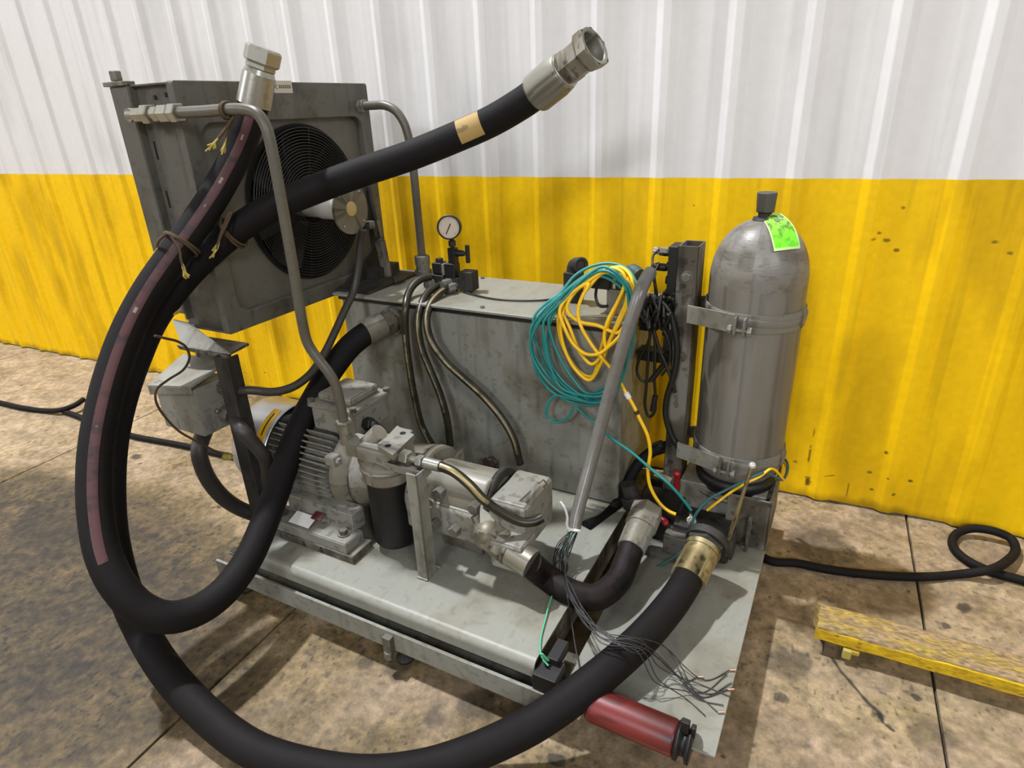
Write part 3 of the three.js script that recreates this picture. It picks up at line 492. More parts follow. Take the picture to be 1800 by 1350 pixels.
// ------------------------------------------------------------------ electric motor
const AX = V(0, 0.352, 0.79);
{
  const t = thing('electric_motor', 'grey finned electric motor with shiny silver fan cover on the platform', 'motor', V(2.5, PM, 0.79)); t.position.add(toW(V(0.045, PY - PM, 0.05)));
  const o = x => V(x, AX.y, AX.z), X = V(1, 0, 0); const R = 0.125;
  part(t, 'stator', lathe(o(2.32), X, [[0, 0], [R, 0], [R, 0.36], [0, 0.36]], 40), M.castD);
  for (let k = 0; k < 50; k++) {
    const a = (k + 0.5) / 50 * Math.PI * 2; if (Math.sin(a) > 0.88) continue;
    for (const [xa, xb] of [[2.412, 2.47], [2.487, 2.668]]) { const g = new RoundedBoxGeometry(xb - xa, 0.036, 0.0055, 1, 0.0018); g.translate(0, R + 0.012, 0); g.rotateX(a - Math.PI / 2); g.translate((xa + xb) / 2, AX.y, AX.z); part(t, 'cooling_fin', boxUV(g), M.castG); }
  }
  part(t, 'stator_band', lathe(o(2.470), X, [[R, 0], [R + 0.008, 0], [R + 0.008, 0.016], [R, 0.016]], 40), M.castD);
  part(t, 'drive_end_bell', lathe(o(2.672), X, [[0, 0], [0.143, 0], [0.147, 0.005], [0.147, 0.024], [0.13, 0.04], [0.10, 0.075], [0, 0.075]], 40), M.castG);
  for (let k = 0; k < 4; k++) { const a = k * Math.PI / 2 + 0.6; part(t, 'bell_lug', [obox(V(2.688, AX.y + 0.152 * Math.sin(a), AX.z + 0.152 * Math.cos(a)), 0.04, 0.034, 0.034, [0, 0, 0], 0.006), hex(V(2.705, AX.y + 0.152 * Math.sin(a), AX.z + 0.152 * Math.cos(a)), V(2.718, AX.y + 0.152 * Math.sin(a), AX.z + 0.152 * Math.cos(a)), 0.011)], M.castG); }
  const fc = part(t, 'fan_cover', lathe(o(2.215), X, [[0, 0.0], [0.07, 0.0], [0.125, 0.008], [0.150, 0.024], [0.160, 0.05], [0.162, 0.192], [0.157, 0.192]], 56), M.silver, 'shiny silver fan cover');
  // arrow sticker bent round the cover
  const sg = new THREE.CylinderGeometry(0.1636, 0.1636, 0.034, 24, 1, true, -1.35, 0.8); sg.rotateZ(-Math.PI / 2); sg.translate(2.378, AX.y, AX.z);
  part(fc, 'arrow_sticker', boxUV(sg), M.yellowSticker, 'yellow sticker with black direction arrow');
  const ag = new THREE.CylinderGeometry(0.1641, 0.1641, 0.006, 16, 1, true, -1.22, 0.52); ag.rotateZ(-Math.PI / 2); ag.translate(2.380, AX.y, AX.z); part(fc, 'arrow', boxUV(ag), M.black);
  for (const s of [0.5, 2.2]) part(fc, 'cover_screw', [cyl(V(2.395, AX.y + 0.158 * Math.sin(s), AX.z + 0.158 * Math.cos(s)), V(2.395, AX.y + 0.176 * Math.sin(s), AX.z + 0.176 * Math.cos(s)), 0.009, 10)], M.black);
  // feet
  for (const z of [0.945, 0.565]) {
    const f = part(t, 'foot', [box(2.47, 2.80, PM + 0.022, PM + 0.062, z, z + 0.085, 0.008), box(2.50, 2.78, PM + 0.05, AX.y - 0.06, z > 0.8 ? z - 0.04 : z + 0.05, z > 0.8 ? z + 0.02 : z + 0.1, 0.01)], M.castG);
    part(f, 'slide_rail', box(2.45, 2.825, PM, PM + 0.026, z - 0.005, z + 0.09, 0.004), M.dirty);
    for (const x of [2.50, 2.76]) part(f, 'foot_bolt', [hex(V(x, PM + 0.062, z + 0.045), V(x, PM + 0.08, z + 0.045), 0.014), cyl(V(x, PM + 0.06, z + 0.045), V(x, PM + 0.066, z + 0.045), 0.02, 16)], M.dirty);
  }
  part(t, 'nameplate', obox(V(2.60, 0.243, 1.0), 0.085, 0.004, 0.045, [0.35, 0, 0]), M.white, 'white worn sticker on the motor foot');
  part(t, 'nameplate', obox(V(2.655, 0.262, 0.985), 0.04, 0.004, 0.03, [0.35, 0, 0]), mat(0x4a1416, { roughness: 0.6 }), 'dark red sticker beside the white one');
  // terminal box
  const tb = part(t, 'terminal_box', [box(2.555, 2.735, 0.485, 0.565, 0.675, 0.845, 0.008)], M.castG);
  part(tb, 'box_lid', [box(2.548, 2.742, 0.565, 0.582, 0.668, 0.852, 0.005), box(2.575, 2.715, 0.582, 0.612, 0.69, 0.83, 0.012)], M.castG);
  for (const [x, z] of [[2.558, 0.842], [2.732, 0.842], [2.732, 0.678], [2.558, 0.678]]) part(tb, 'lid_screw', [cyl(V(x, 0.575, z), V(x, 0.592, z), 0.011, 12)], M.castD);
  part(tb, 'cable_gland', [hex(V(2.735, 0.52, 0.80), V(2.765, 0.52, 0.80), 0.022), ball(V(2.77, 0.52, 0.80), 0.016, 12)], M.black);
  part(tb, 'box_neck', box(2.585, 2.705, 0.45, 0.49, 0.70, 0.82), M.castD);
  part(t, 'lifting_eye', torus(V(2.52, 0.50, 0.79), V(1, 0, 0), 0.02, 0.007, 20, 8), M.castD);
  part(t, 'cable_elbow', tube([V(2.57, 0.52, 0.80), V(2.53, 0.518, 0.81), V(2.47, 0.50, 0.82), V(2.40, 0.48, 0.83), V(2.34, 0.47, 0.83)], 0.015), M.conduitDark);
}
// ------------------------------------------------------------------ pump
{
  const t = thing('hydraulic_pump', 'grey cast piston pump on a bell housing beside the motor', 'pump', V(3.1, PM, 0.79)); t.position.add(toW(V(0.045, PY - PM, 0.05)));
  const o = (x, dy = 0, dz = 0) => V(x, AX.y + dy, AX.z + dz), X = V(1, 0, 0);
  part(t, 'bell_housing', lathe(o(2.735), X, [[0.06, 0], [0.128, 0], [0.128, 0.016], [0.112, 0.03], [0.112, 0.12], [0.118, 0.20], [0.122, 0.215], [0.122, 0.235], [0, 0.235]], 44), M.castG);
  for (let k = 0; k < 6; k++) { const a = k * Math.PI / 3 + 0.3; part(t, 'housing_bolt', hex(V(2.97, AX.y + 0.104 * Math.sin(a), AX.z + 0.104 * Math.cos(a)), V(2.985, AX.y + 0.104 * Math.sin(a), AX.z + 0.104 * Math.cos(a)), 0.011), M.castD); }
  part(t, 'mounting_flange', [lathe(o(2.972), X, [[0, 0], [0.125, 0], [0.125, 0.022], [0.09, 0.026], [0, 0.026]], 36), box(2.974, 2.998, AX.y - 0.06, AX.y + 0.06, AX.z - 0.15, AX.z + 0.15, 0.012)], M.castG);
  part(t, 'pump_case', [lathe(o(2.995), X, [[0, 0], [0.082, 0], [0.09, 0.02], [0.092, 0.20], [0.086, 0.22], [0, 0.22]], 36), box(3.02, 3.2, AX.y - 0.10, AX.y + 0.01, AX.z - 0.07, AX.z + 0.105, 0.018)], M.castG);
  part(t, 'case_band', lathe(o(3.205, 0.012), X, [[0.07, 0], [0.094, 0], [0.094, 0.018], [0.07, 0.018]], 36), M.dark);
  part(t, 'compensator', [lathe(V(3.0, AX.y + 0.072, AX.z + 0.045), V(1, -0.04, 0), [[0, 0], [0.036, 0], [0.038, 0.01], [0.038, 0.2], [0.034, 0.21], [0, 0.21]], 28)], mat(0xa3a094, { map: cTex, roughness: 0.45 }));
  part(t, 'adjuster', [cyl(V(2.935, AX.y + 0.075, AX.z + 0.07), V(3.0, AX.y + 0.073, AX.z + 0.05), 0.016), torus(V(2.95, AX.y + 0.075, AX.z + 0.07), V(1, 0, 0), 0.02, 0.006, 20, 8), torus(V(2.975, AX.y + 0.075, AX.z + 0.065), V(1, 0, 0), 0.02, 0.006, 20, 8)], M.castG);
  part(t, 'hook', torus(V(3.05, AX.y + 0.03, AX.z + 0.13), V(0.2, 0, 1), 0.014, 0.004, 20, 8), M.zinc);
  part(t, 'rear_cover', [box(3.225, 3.345, AX.y - 0.075, AX.y + 0.075, AX.z - 0.085, AX.z + 0.10, 0.016)], M.castG);
  part(t, 'port_block', [box(3.26, 3.36, AX.y - 0.10, AX.y - 0.01, AX.z + 0.07, AX.z + 0.16, 0.01)], M.castG);
  part(t, 'cover_bolt', [hex(V(3.33, AX.y + 0.07, AX.z + 0.06), V(3.36, AX.y + 0.115, AX.z + 0.03), 0.016), cyl(V(3.30, AX.y + 0.05, AX.z + 0.08), V(3.37, AX.y + 0.125, AX.z + 0.025), 0.01)], M.zincOld);
  for (const [x, y, z] of [[3.05, 0.30, 0.91], [3.12, 0.30, 0.91], [3.18, 0.385, 0.89], [3.06, 0.40, 0.885]]) part(t, 'case_plug', hex(V(x, y, z - 0.02), V(x, y, z + 0.012), 0.017), M.castD);
  // outlet elbow
  const sh = V(-0.045, PM - PY, -0.05), e0 = pz(848, 915, 0.93).add(sh), e1 = pz(858, 940, 0.96).add(sh), e2 = pz(880, 957, 0.965).add(sh);
  part(t, 'outlet_elbow', [hex(e0.clone().add(V(-0.005, 0.03, -0.04)), e1.clone().add(V(0, -0.008, 0)), 0.04), ball(e1, 0.043, 20), hex(e1, e2.clone().add(V(0.006, -0.006, 0)), 0.045), hex(pz(838, 902, 0.93).add(sh), pz(846, 915, 0.93).add(sh), 0.024)], M.zincOld);
  part(t, 'pump_foot', [box(3.02, 3.16, PM, AX.y - 0.08, AX.z - 0.05, AX.z + 0.04)], M.castD);
}
// ------------------------------------------------------------------ filter and its post
{
  const c = pz(685, 880, 0.955); const cx = c.x, cz = 0.945;
  const t = thing('oil_filter', 'grey cast filter head with black spin-on bowl in front of the motor', 'filter', V(cx, 0.235, cz));
  part(t, 'filter_bowl', lathe(V(cx, 0.23, cz), V(0, 1, 0), [[0, 0], [0.05, 0.0], [0.062, 0.006], [0.067, 0.016], [0.067, 0.225], [0.071, 0.228], [0.071, 0.236], [0, 0.236]], 44), mat(0x090808, { roughness: 0.5 }), 'black filter bowl');
  part(t, 'filter_head', [lathe(V(cx, 0.462, cz), V(0, 1, 0), [[0, 0], [0.072, 0.0], [0.076, 0.006], [0.076, 0.045], [0.068, 0.06], [0.05, 0.07], [0, 0.07]], 40), box(cx - 0.075, cx + 0.07, 0.50, 0.575, cz - 0.06, cz + 0.05, 0.016)], M.castG);
  part(t, 'top_plate', [prism([pY(664, 784, 0.60), pY(690, 800, 0.60), pY(728, 764, 0.60), pY(698, 748, 0.60)], V(0, -0.016, 0))], M.castG);
  for (const [x, y] of [[682, 784], [708, 762]]) part(t, 'plate_hole', [lathe(pY(x, y, 0.5995), V(0, 1, 0), [[0, 0.002], [0.009, 0.002], [0.009, 0]], 12)], M.matte);
  part(t, 'head_web', [box(cx + 0.0, cx + 0.05, 0.55, 0.588, cz - 0.08, cz + 0.03, 0.004)], M.castG);
  part(t, 'inlet_boss', [box(cx - 0.13, cx - 0.06, 0.515, 0.568, cz - 0.03, cz + 0.03, 0.008), cyl(V(cx - 0.07, 0.55, cz + 0.0), V(cx - 0.02, 0.60, cz - 0.01), 0.026)], M.castG);
  part(t, 'head_ridge', [torus(V(cx, 0.503, cz), V(0, 1, 0), 0.075, 0.006, 36, 8)], M.castG);
  // post
  const f = pY(745, 1018, PY);
  const s = thing('filter_stand', 'slim grey angle post standing on the platform before the pump', 'stand', V(f.x, PY, f.z - 0.02));
  const top = 0.565;
  part(s, 'post', [box(f.x - 0.02, f.x + 0.016, PY, top, f.z - 0.006, f.z), box(f.x + 0.010, f.x + 0.016, PY, top, f.z - 0.045, f.z)], M.grey);
  part(s, 'bracket', [box(cx + 0.06, f.x + 0.016, 0.535, 0.56, f.z - 0.07, f.z - 0.03)], M.dirty);
  part(s, 'base_weld', tube([V(f.x - 0.02, PY + 0.002, f.z + 0.002), V(f.x + 0.016, PY + 0.002, f.z + 0.002)], 0.004), M.zincOld); part(s, 'side_pin', cyl(V(f.x + 0.016, PY + 0.035, f.z - 0.03), V(f.x + 0.045, PY + 0.036, f.z - 0.03), 0.004, 8), M.zincOld);
}
// hose from the filter to the pump
{
  const P = (x, y, z) => pz(x, y, z); const pts = [P(772, 819, 1.0), P(798, 830, 1.0), P(825, 852, 0.995), P(852, 880, 0.985), P(885, 903, 0.965), P(915, 917, 0.945), P(938, 917, 0.925), P(953, 910, 0.905)];
  hoseThing('filter_hose', 'slim black hose with gold print bowing from the filter head to the pump', undefined, pts, 0.0135, M.pilot, t => {
    const a = P(708, 802, 0.985), b = P(722, 806, 0.99), c = P(735, 810, 0.993), d = P(745, 812, 0.996), e = P(775, 820, 1.0);
    part(t, 'swivel_nut', hex(a, b, 0.022), M.zinc); part(t, 'stem', cyl(a, e, 0.011), M.zincOld); part(t, 'hex_collar', hex(c, d, 0.018), M.zinc); part(t, 'ferrule', cyl(P(748, 813, 0.996), e, 0.0165), M.zinc, 'shiny crimped ferrule');
    part(t, 'lay_line', strip(curveOf(pts), 0.0135, V(-0.1, 0.8, 0.6), 0.011, 0.02, 0.5), M.brassy, 'gold printed band');
  });
}

// ------------------------------------------------------------------ big hoses
const RH = 0.0415;
function fittingSet(t, a, d, pieces) {   // pieces: [name, kind, from, to, radius, radius2, material]
  for (const [n, k, s0, s1, r, r2, m] of pieces) { const p = a.clone().addScaledVector(d, s0), q = a.clone().addScaledVector(d, s1); part(t, n, k === 'hex' ? hex(p, q, r) : cyl(p, q, r, 36, r2), m); }
}
{ // hose one: red lay line
  const s0 = pz(678, 569, 0.50), s1 = pz(650, 582, 0.56);
  const pts = [pz(662, 576, 0.53), s1, pd(618, 606, 2.285), pd(584, 648, 2.255), pd(556, 694, 2.225), pd(532, 740, 2.20), pd(508, 800, 2.165), pd(486, 864, 2.13), pd(464, 922, 2.095), pd(433, 988, 2.05), pd(390, 1043, 2.01), pd(342, 1075, 1.98), pd(291, 1085, 1.955), pd(245, 1068, 1.945), pd(208, 1029, 1.94), pd(182, 976, 1.945), pd(168, 900, 1.955), pd(166, 830, 1.965), pd(171, 770, 1.975), pd(190, 680, 1.995), pd(222, 587, 2.02), pd(261, 512, 2.04), pd(305, 448, 2.055), pd(345, 392, 2.07), pd(384, 332, 2.08), pd(420, 262, 2.085), pd(441, 200, 2.085), pd(449, 168, 2.08)];
  const c = curveOf(pts);
  const t = thing('hydraulic_hose', 'thick black hose with red stripe, looped from the tank up past the cooler', 'hose', pd(291, 1100, 1.885));
  part(t, 'hose', tube(c, RH, { seg: 28, div: 260 }), M.rubber);
  part(t, 'red_stripe', strip(c, RH, dirL(200, 650).negate().add(V(-0.30, 0.0, -0.1)), 0.024, 0.50, 0.995), M.stripe, 'dusty dark red lay line');
  for (const [u, du, w] of [[0.625, 0.002, 0.006], [0.742, 0.006, 0.008], [0.872, 0.004, 0.004], [0.902, 0.007, 0.007], [0.953, 0.006, 0.005]]) part(t, 'print_mark', strip(c, RH, dirL(200, 650).negate().add(V(-0.30 + (u * 37 % 1 - 0.5) * 0.12, 0.0, -0.1)), w, u, u + du, 0.0012), mat(0x9c8f86, { map: dTex, roughness: 0.6 }), 'worn white print on the stripe');
  // tank end
  const d0 = s0.clone().sub(s1).normalize(); const b0 = pts[0].clone().addScaledVector(d0, -0.05);
  fittingSet(t, b0, d0, [['tank_ferrule', 'cyl', 0, 0.075, 0.049, 0.046, M.castG], ['tank_fitting', 'hex', 0.075, 0.11, 0.044, 0, M.castD], ['tank_elbow', 'cyl', 0.10, 0.15, 0.036, 0.036, M.castD]]);
  // free end
  const a = pts[pts.length - 1], e = pd(464, 84, 2.07); const d1 = e.clone().sub(a).normalize(); const L = a.distanceTo(e);
  fittingSet(t, a, d1, [['ferrule', 'cyl', -0.025, 0.45 * L, 0.047, 0.044, M.zinc], ['ferrule_neck', 'cyl', 0.45 * L, 0.55 * L, 0.043, 0.038, M.zinc], ['collar', 'hex', 0.54 * L, 0.74 * L, 0.041, 0, M.zinc], ['swivel_nut', 'hex', 0.66 * L, L, 0.05, 0, M.zinc]]);
}
{ // hose two
  const g = y => (px, py) => pY(px, py, y);
  const pts = [pY(1212, 1012, 0.25), pY(1196, 1040, 0.245), pY(1173, 1072, 0.235), pY(1120, 1131, 0.225), pY(1040, 1200, 0.205), pY(945, 1268, 0.15), pY(869, 1307, 0.10), pY(795, 1336, 0.062), pY(735, 1352, 0.052), pY(650, 1361, 0.047), pY(560, 1352, 0.047), pY(456, 1322, 0.05), pY(399, 1287, 0.06), pY(342, 1236, 0.085), pY(297, 1185, 0.125), pd(254, 1118, 2.12), pd(220, 1040, 2.085), pd(200, 965, 2.075), pd(192, 894, 2.075), pd(195, 790, 2.085), pd(212, 705, 2.10), pd(240, 625, 2.125), pd(270, 560, 2.145), pd(318, 495, 2.15), pd(372, 440, 2.135), pd(430, 394, 2.09), pd(487, 361, 2.045), pd(569, 327, 2.0), pd(640, 301, 1.98), pd(720, 274, 1.955), pd(790, 246, 1.935), pd(862, 214, 1.91), pd(915, 183, 1.885), pd(948, 160, 1.87)];
  const c = curveOf(pts); const t = thing('hydraulic_hose', 'thick plain black hose looping over the floor from the valve to the air', 'hose', pY(650, 1370, 0.0));
  part(t, 'hose', tube(c, RH, { seg: 28, div: 360 }), M.rubber);
  const a = pts[pts.length - 1], e = pd(1046, 80, 1.775); const d = e.clone().sub(a).normalize(), L = a.distanceTo(e);
  part(t, 'ferrule', lathe(a.clone().addScaledVector(d, -0.012), d, [[0.044, 0], [0.05, 0.0], [0.052, 0.006], [0.052, 0.075], [0.048, 0.1], [0.045, 0.108], [0.03, 0.108]], 40), M.zincOld);
  part(t, 'ferrule_ring', lathe(a.clone().addScaledVector(d, 0.092), d, [[0.03, 0], [0.045, 0], [0.045, 0.008], [0.03, 0.008]], 36), M.zinc);
  part(t, 'hex_body', hex(a.clone().addScaledVector(d, 0.1), a.clone().addScaledVector(d, 0.13), 0.046), M.zincOld);
  // swivel nut: hollow hexagon flaring to the mouth
  const n0 = a.clone().addScaledVector(d, 0.128); const nl = L - 0.128;
  const ng = new THREE.LatheGeometry([[0.044, 0], [0.044, nl * 0.45], [0.055, nl * 0.62], [0.055, nl * 0.95], [0.052, nl]].map(q => new THREE.Vector2(...q)), 6).toNonIndexed(); ng.computeVertexNormals();
  part(t, 'swivel_nut', [boxUV(orient(ng, n0, d)), lathe(n0, d, [[0.048, nl], [0.040, nl], [0.038, nl * 0.9], [0.036, nl * 0.1], [0, nl * 0.1]], 40)], M.zincOld);
  // paper label round the hose
  const ul = 0.945; part(t, 'paper_label', strip(c, RH, dirL(850, 210).negate().add(V(-0.1, 0.35, 0)), 0.075, 0.938, 0.956, 0.0012), mat(0xb89a5c, { map: dTex, roughness: 0.7 }), 'torn tan paper label');
  // valve end
  const b = pts[0], f = pY(1240, 957, 0.285); const d2 = f.clone().sub(b).normalize(), L2 = b.distanceTo(f);
  fittingSet(t, b, d2, [['valve_ferrule', 'cyl', -0.012, 0.085, 0.049, 0.049, M.brassy], ['ferrule_ring', 'cyl', 0.085, 0.10, 0.052, 0.052, M.brassy], ['valve_nut', 'hex', 0.10, L2 + 0.01, 0.056, 0, M.dark], ['valve_flange', 'cyl', L2, L2 + 0.025, 0.06, 0.06, M.dark]]);
}
{ // hose three: short, pump to valve block
  const pts = [pz(930, 989, 0.98), pY(958, 1012, 0.252), pY(1000, 1040, 0.23), pY(1045, 1050, 0.22), pY(1085, 1022, 0.225), pY(1102, 985, 0.245), pY(1111, 960, 0.265)];
  const t = thing('hydraulic_hose', 'short thick black hose curving under from the pump elbow to the valve block', 'hose', pY(1030, 1050, TY));
  part(t, 'hose', tube(pts, 0.037, { seg: 24, div: 90 }), M.redRubber);
  const a = pts[0], e = pz(876, 954, 0.965), d = e.clone().sub(a).normalize(), L = a.distanceTo(e);
  fittingSet(t, a, d, [['ferrule', 'cyl', -0.01, 0.06, 0.041, 0.041, M.zinc], ['ferrule_ring', 'cyl', 0.062, 0.072, 0.043, 0.043, M.zincOld], ['swivel_nut', 'hex', 0.074, L, 0.046, 0, M.zincOld]]);
  const b = pts[pts.length - 1], f = pY(1140, 893, 0.315), d2 = f.clone().sub(b).normalize(), L2 = b.distanceTo(f);
  fittingSet(t, b, d2, [['valve_ferrule', 'cyl', -0.01, 0.07, 0.041, 0.044, M.castG], ['valve_collar', 'cyl', 0.07, 0.10, 0.048, 0.048, M.castG], ['valve_nut', 'hex', 0.10, L2, 0.05, 0, M.castG]]);
}

// ------------------------------------------------------------------ junction box, its post and conduits
{
  const B = V(2.413, 0.135, 1.0);
  const s = thing('junction_post', 'dark grey angle post with gusset plates under the cooler corner', 'post', V(B.x, 0.135, B.z));
  part(s, 'post', [box(2.383, 2.443, 0.135, 0.80, 1.032, 1.04), box(2.436, 2.443, 0.135, 0.80, 0.995, 1.036), box(2.383, 2.39, 0.135, 0.80, 0.995, 1.036)], M.dark);
  const py = 0.785; part(s, 'top_plate', [prism([pY(345, 592, py), pY(438, 607, py), pY(400, 627, py), pY(318, 612, py)], V(0, 0.008, 0))], M.dirty);
  const g0 = pz(303, 562, 0.96), g1 = pz(403, 623, 1.015), g2 = pz(320, 610, 1.015);
  part(s, 'gusset_plate', [prism([g0, pz(330, 568, 0.96), g1, g2], V(0, 0, -0.006))], M.grey);
  part(s, 'gusset_lip', [prism([pz(310, 607, 1.02), pz(403, 625, 1.02), pz(401, 632, 1.02), pz(316, 614, 1.02)], V(0, 0, -0.008))], M.dirty);
  part(s, 'foot_plate', box(B.x - 0.04, B.x + 0.10, 0.127, 0.135, 0.96, 1.15), M.dirty);
  part(s, 'foot_beam', box(B.x - 0.02, B.x + 0.02, 0.0, 0.127, 0.95, 0.99), M.dirty);
  const x0 = 2.14, x1 = 2.335, y0 = 0.538, y1 = 0.702, z0 = 0.968, z1 = 1.10;
  const t = thing('junction_box', 'grey painted electrical junction box with hinged lid on the corner post', 'box', V((x0 + x1) / 2, y0, (z0 + z1) / 2));
  part(t, 'box_body', box(x0, x1, y0, y1, z0, z1, 0.006), M.grey);
  part(t, 'box_lid', [prism([V(x0 - 0.012, y1 - 0.012, z1 + 0.014), V(x1 + 0.01, y1 + 0.02, z1 + 0.012), V(x1 + 0.01, y1 + 0.05, z0), V(x0 - 0.012, y1 + 0.045, z0)], V(0, -0.008, 0))], M.greyTop, 'pale bent sheet lid');
  part(t, 'lid_lip', [prism([V(x0 - 0.012, y1 - 0.018, z1 + 0.014), V(x1 + 0.01, y1 + 0.016, z1 + 0.014), V(x1 + 0.01, y1 - 0.004, z1 + 0.014), V(x0 - 0.012, y1 - 0.045, z1 + 0.014)], V(0, 0, -0.004))], M.grey);
  part(t, 'hinge', [box(x0 + 0.09, x1, y1 + 0.045, y1 + 0.075, z0 - 0.003, z0 + 0.006), cyl(V(x0 + 0.085, y1 + 0.06, z0 + 0.005), V(x1 - 0.02, y1 + 0.06, z0 + 0.005), 0.008, 10), ball(V(x0 + 0.085, y1 + 0.06, z0 + 0.01), 0.01, 10)], M.castG);
  part(t, 'side_screw', ball(V(x1 + 0.002, 0.605, 1.04), 0.009, 10), M.zincOld);
  for (const [y, z, r] of [[0.672, 1.0, 0.024], [0.583, 1.01, 0.03]]) part(t, 'conduit_gland', [cyl(V(x1, y, z), V(x1 + 0.012, y, z), r, 20), hex(V(x1 + 0.008, y, z), V(x1 + 0.028, y, z), r * 0.9)], M.dirty);
  const c1 = [V(x1 + 0.01, 0.672, 1.0), V(x1 + 0.05, 0.67, 1.015), pd(440, 686, 2.12), pd(480, 689, 2.13), pd(515, 680, 2.15), pd(545, 658, 2.17), pd(568, 625, 2.2), pd(588, 585, 2.26), pd(606, 545, 2.3), pd(622, 510, 2.34), pd(630, 470, 2.34), pd(634, 430, 2.32), pd(638, 404, 2.3)];
  solo('cable_conduit', 'slim dark conduit swinging from the junction box up to the fan motor', 'conduit', tube(c1, 0.0135), M.conduitDark);
  solo('cable_conduit', 'thick short grey conduit from the junction box down to the motor', 'conduit', tube([V(x1 + 0.015, 0.583, 1.01), V(x1 + 0.04, 0.578, 1.015), pd(425, 755, 2.14), pd(448, 782, 2.16), pd(466, 806, 2.19), pd(470, 835, 2.26), pd(462, 870, 2.36)], 0.022), M.conduitDark);
  solo('cable_conduit', 'thick black conduit drooping from the junction box bottom behind the hose', 'conduit', tube([V(2.27, y0 + 0.005, 1.04), pd(350, 790, 2.27), pd(356, 820, 2.3), pd(370, 848, 2.34), pd(392, 874, 2.38), pd(420, 893, 2.42), pd(450, 905, 2.44)], 0.026), M.conduitDark);
}

// ------------------------------------------------------------------ rope ties
function ropeTie(label, c, n, R, tails, m1 = M.rope) {
  const pts = []; const nn = n.clone().normalize(); const u = V(0, 1, 0).cross(nn).normalize(), w = nn.clone().cross(u);
  const lst = []; for (const [off, ti] of [[0, 0.1], [0.007, -0.08]]) { const p2 = []; for (let k = 0; k < 20; k++) { const a = k / 20 * Math.PI * 2; p2.push(c.clone().addScaledVector(u, R * Math.cos(a)).addScaledVector(w, R * Math.sin(a)).addScaledVector(nn, off + ti * R * 0.5 * Math.sin(a))); } lst.push(tube(p2, 0.0042, { seg: 6, closed: true, div: 60 })); }
  const t = thing('rope_tie', label, 'rope', c.clone().addScaledVector(V(0, -1, 0), R));
  part(t, 'loop', lst, m1);
  for (const q of tails) { part(t, 'tail', tube(q, 0.0038, { seg: 6 }), M.rope); const a = q[q.length - 2], b = q[q.length - 1]; const dd = b.clone().sub(a).normalize(), fr = []; for (let k = 0; k < 9; k++) fr.push(tube([a.clone().lerp(b, 0.15), b.clone().add(V(rr(-0.003, 0.003), 0, rr(-0.003, 0.003))), b.clone().addScaledVector(dd, rr(0.012, 0.03)).add(V(rr(-0.009, 0.009), rr(-0.004, 0.004), rr(-0.007, 0.007)))], 0.0021, { seg: 5 })); part(t, 'frayed_end', fr, M.ropeY, 'pale yellow frayed rope end'); }
}
{
  const P = pd;
  ropeTie('rope knotted round the red striped hose where both hoses cross', P(318, 430, 2.06), P(345, 392, 2.07).sub(P(289, 470, 2.045)), 0.049, [[P(300, 415, 2.0), P(316, 440, 1.99), P(318, 455, 1.99), P(324, 475, 1.99)], [P(290, 412, 2.01), P(278, 425, 2.03), P(276, 440, 2.05)]]);
  ropeTie('rope with two long yellow ends tied round the plain hose by the fan', P(408, 410, 2.11), P(430, 394, 2.09).sub(P(372, 440, 2.135)), 0.049, [[P(408, 372, 2.05), P(398, 395, 2.04), P(388, 415, 2.04), P(380, 438, 2.04)], [P(404, 372, 2.05), P(392, 400, 2.05), P(384, 425, 2.05)]]);
  ropeTie('thin rope round the steel cooler pipe with a yellow dangling end', V(2.595, 1.481, 0.985), V(1, 0, 0), 0.019, [[P(411, 205, 1.87), P(400, 222, 1.88), P(388, 238, 1.88), P(378, 250, 1.88)], [P(410, 208, 1.88), P(402, 230, 1.89), P(396, 252, 1.89)]]);
  const cord = [P(272, 590, 1.975), P(292, 595, 2.0), P(312, 600, 2.05), P(328, 612, 2.12), P(333, 630, 2.16), P(322, 650, 2.18), P(295, 668, 2.18), P(275, 685, 2.18), P(274, 705, 2.18), P(288, 730, 2.2), P(315, 758, 2.22), P(345, 775, 2.24), P(372, 790, 2.26), P(390, 800, 2.28)];
  const t = thing('dangling_cord', 'thin dark cord dangling from the hose past the junction box, yellow end', 'rope', cord[cord.length - 1]);
  part(t, 'cord', tube(cord, 0.0038, { seg: 7, div: 200 }), M.rope); part(t, 'frayed_end', [ball(P(396, 803, 2.28), 0.012, 8), lathe(P(392, 801, 2.28), P(408, 804, 2.28).sub(P(392, 801, 2.28)), [[0.004, 0], [0.012, 0.02], [0.008, 0.03], [0, 0.03]], 8)], M.ropeY);
  solo('rope_scrap', 'short frayed end of pale rope poking out behind the striped hose', 'rope', tube([P(286, 556, 2.12), P(298, 552, 2.13), P(310, 549, 2.14), P(316, 544, 2.15)], 0.006, { seg: 7 }), M.ropeY);
}

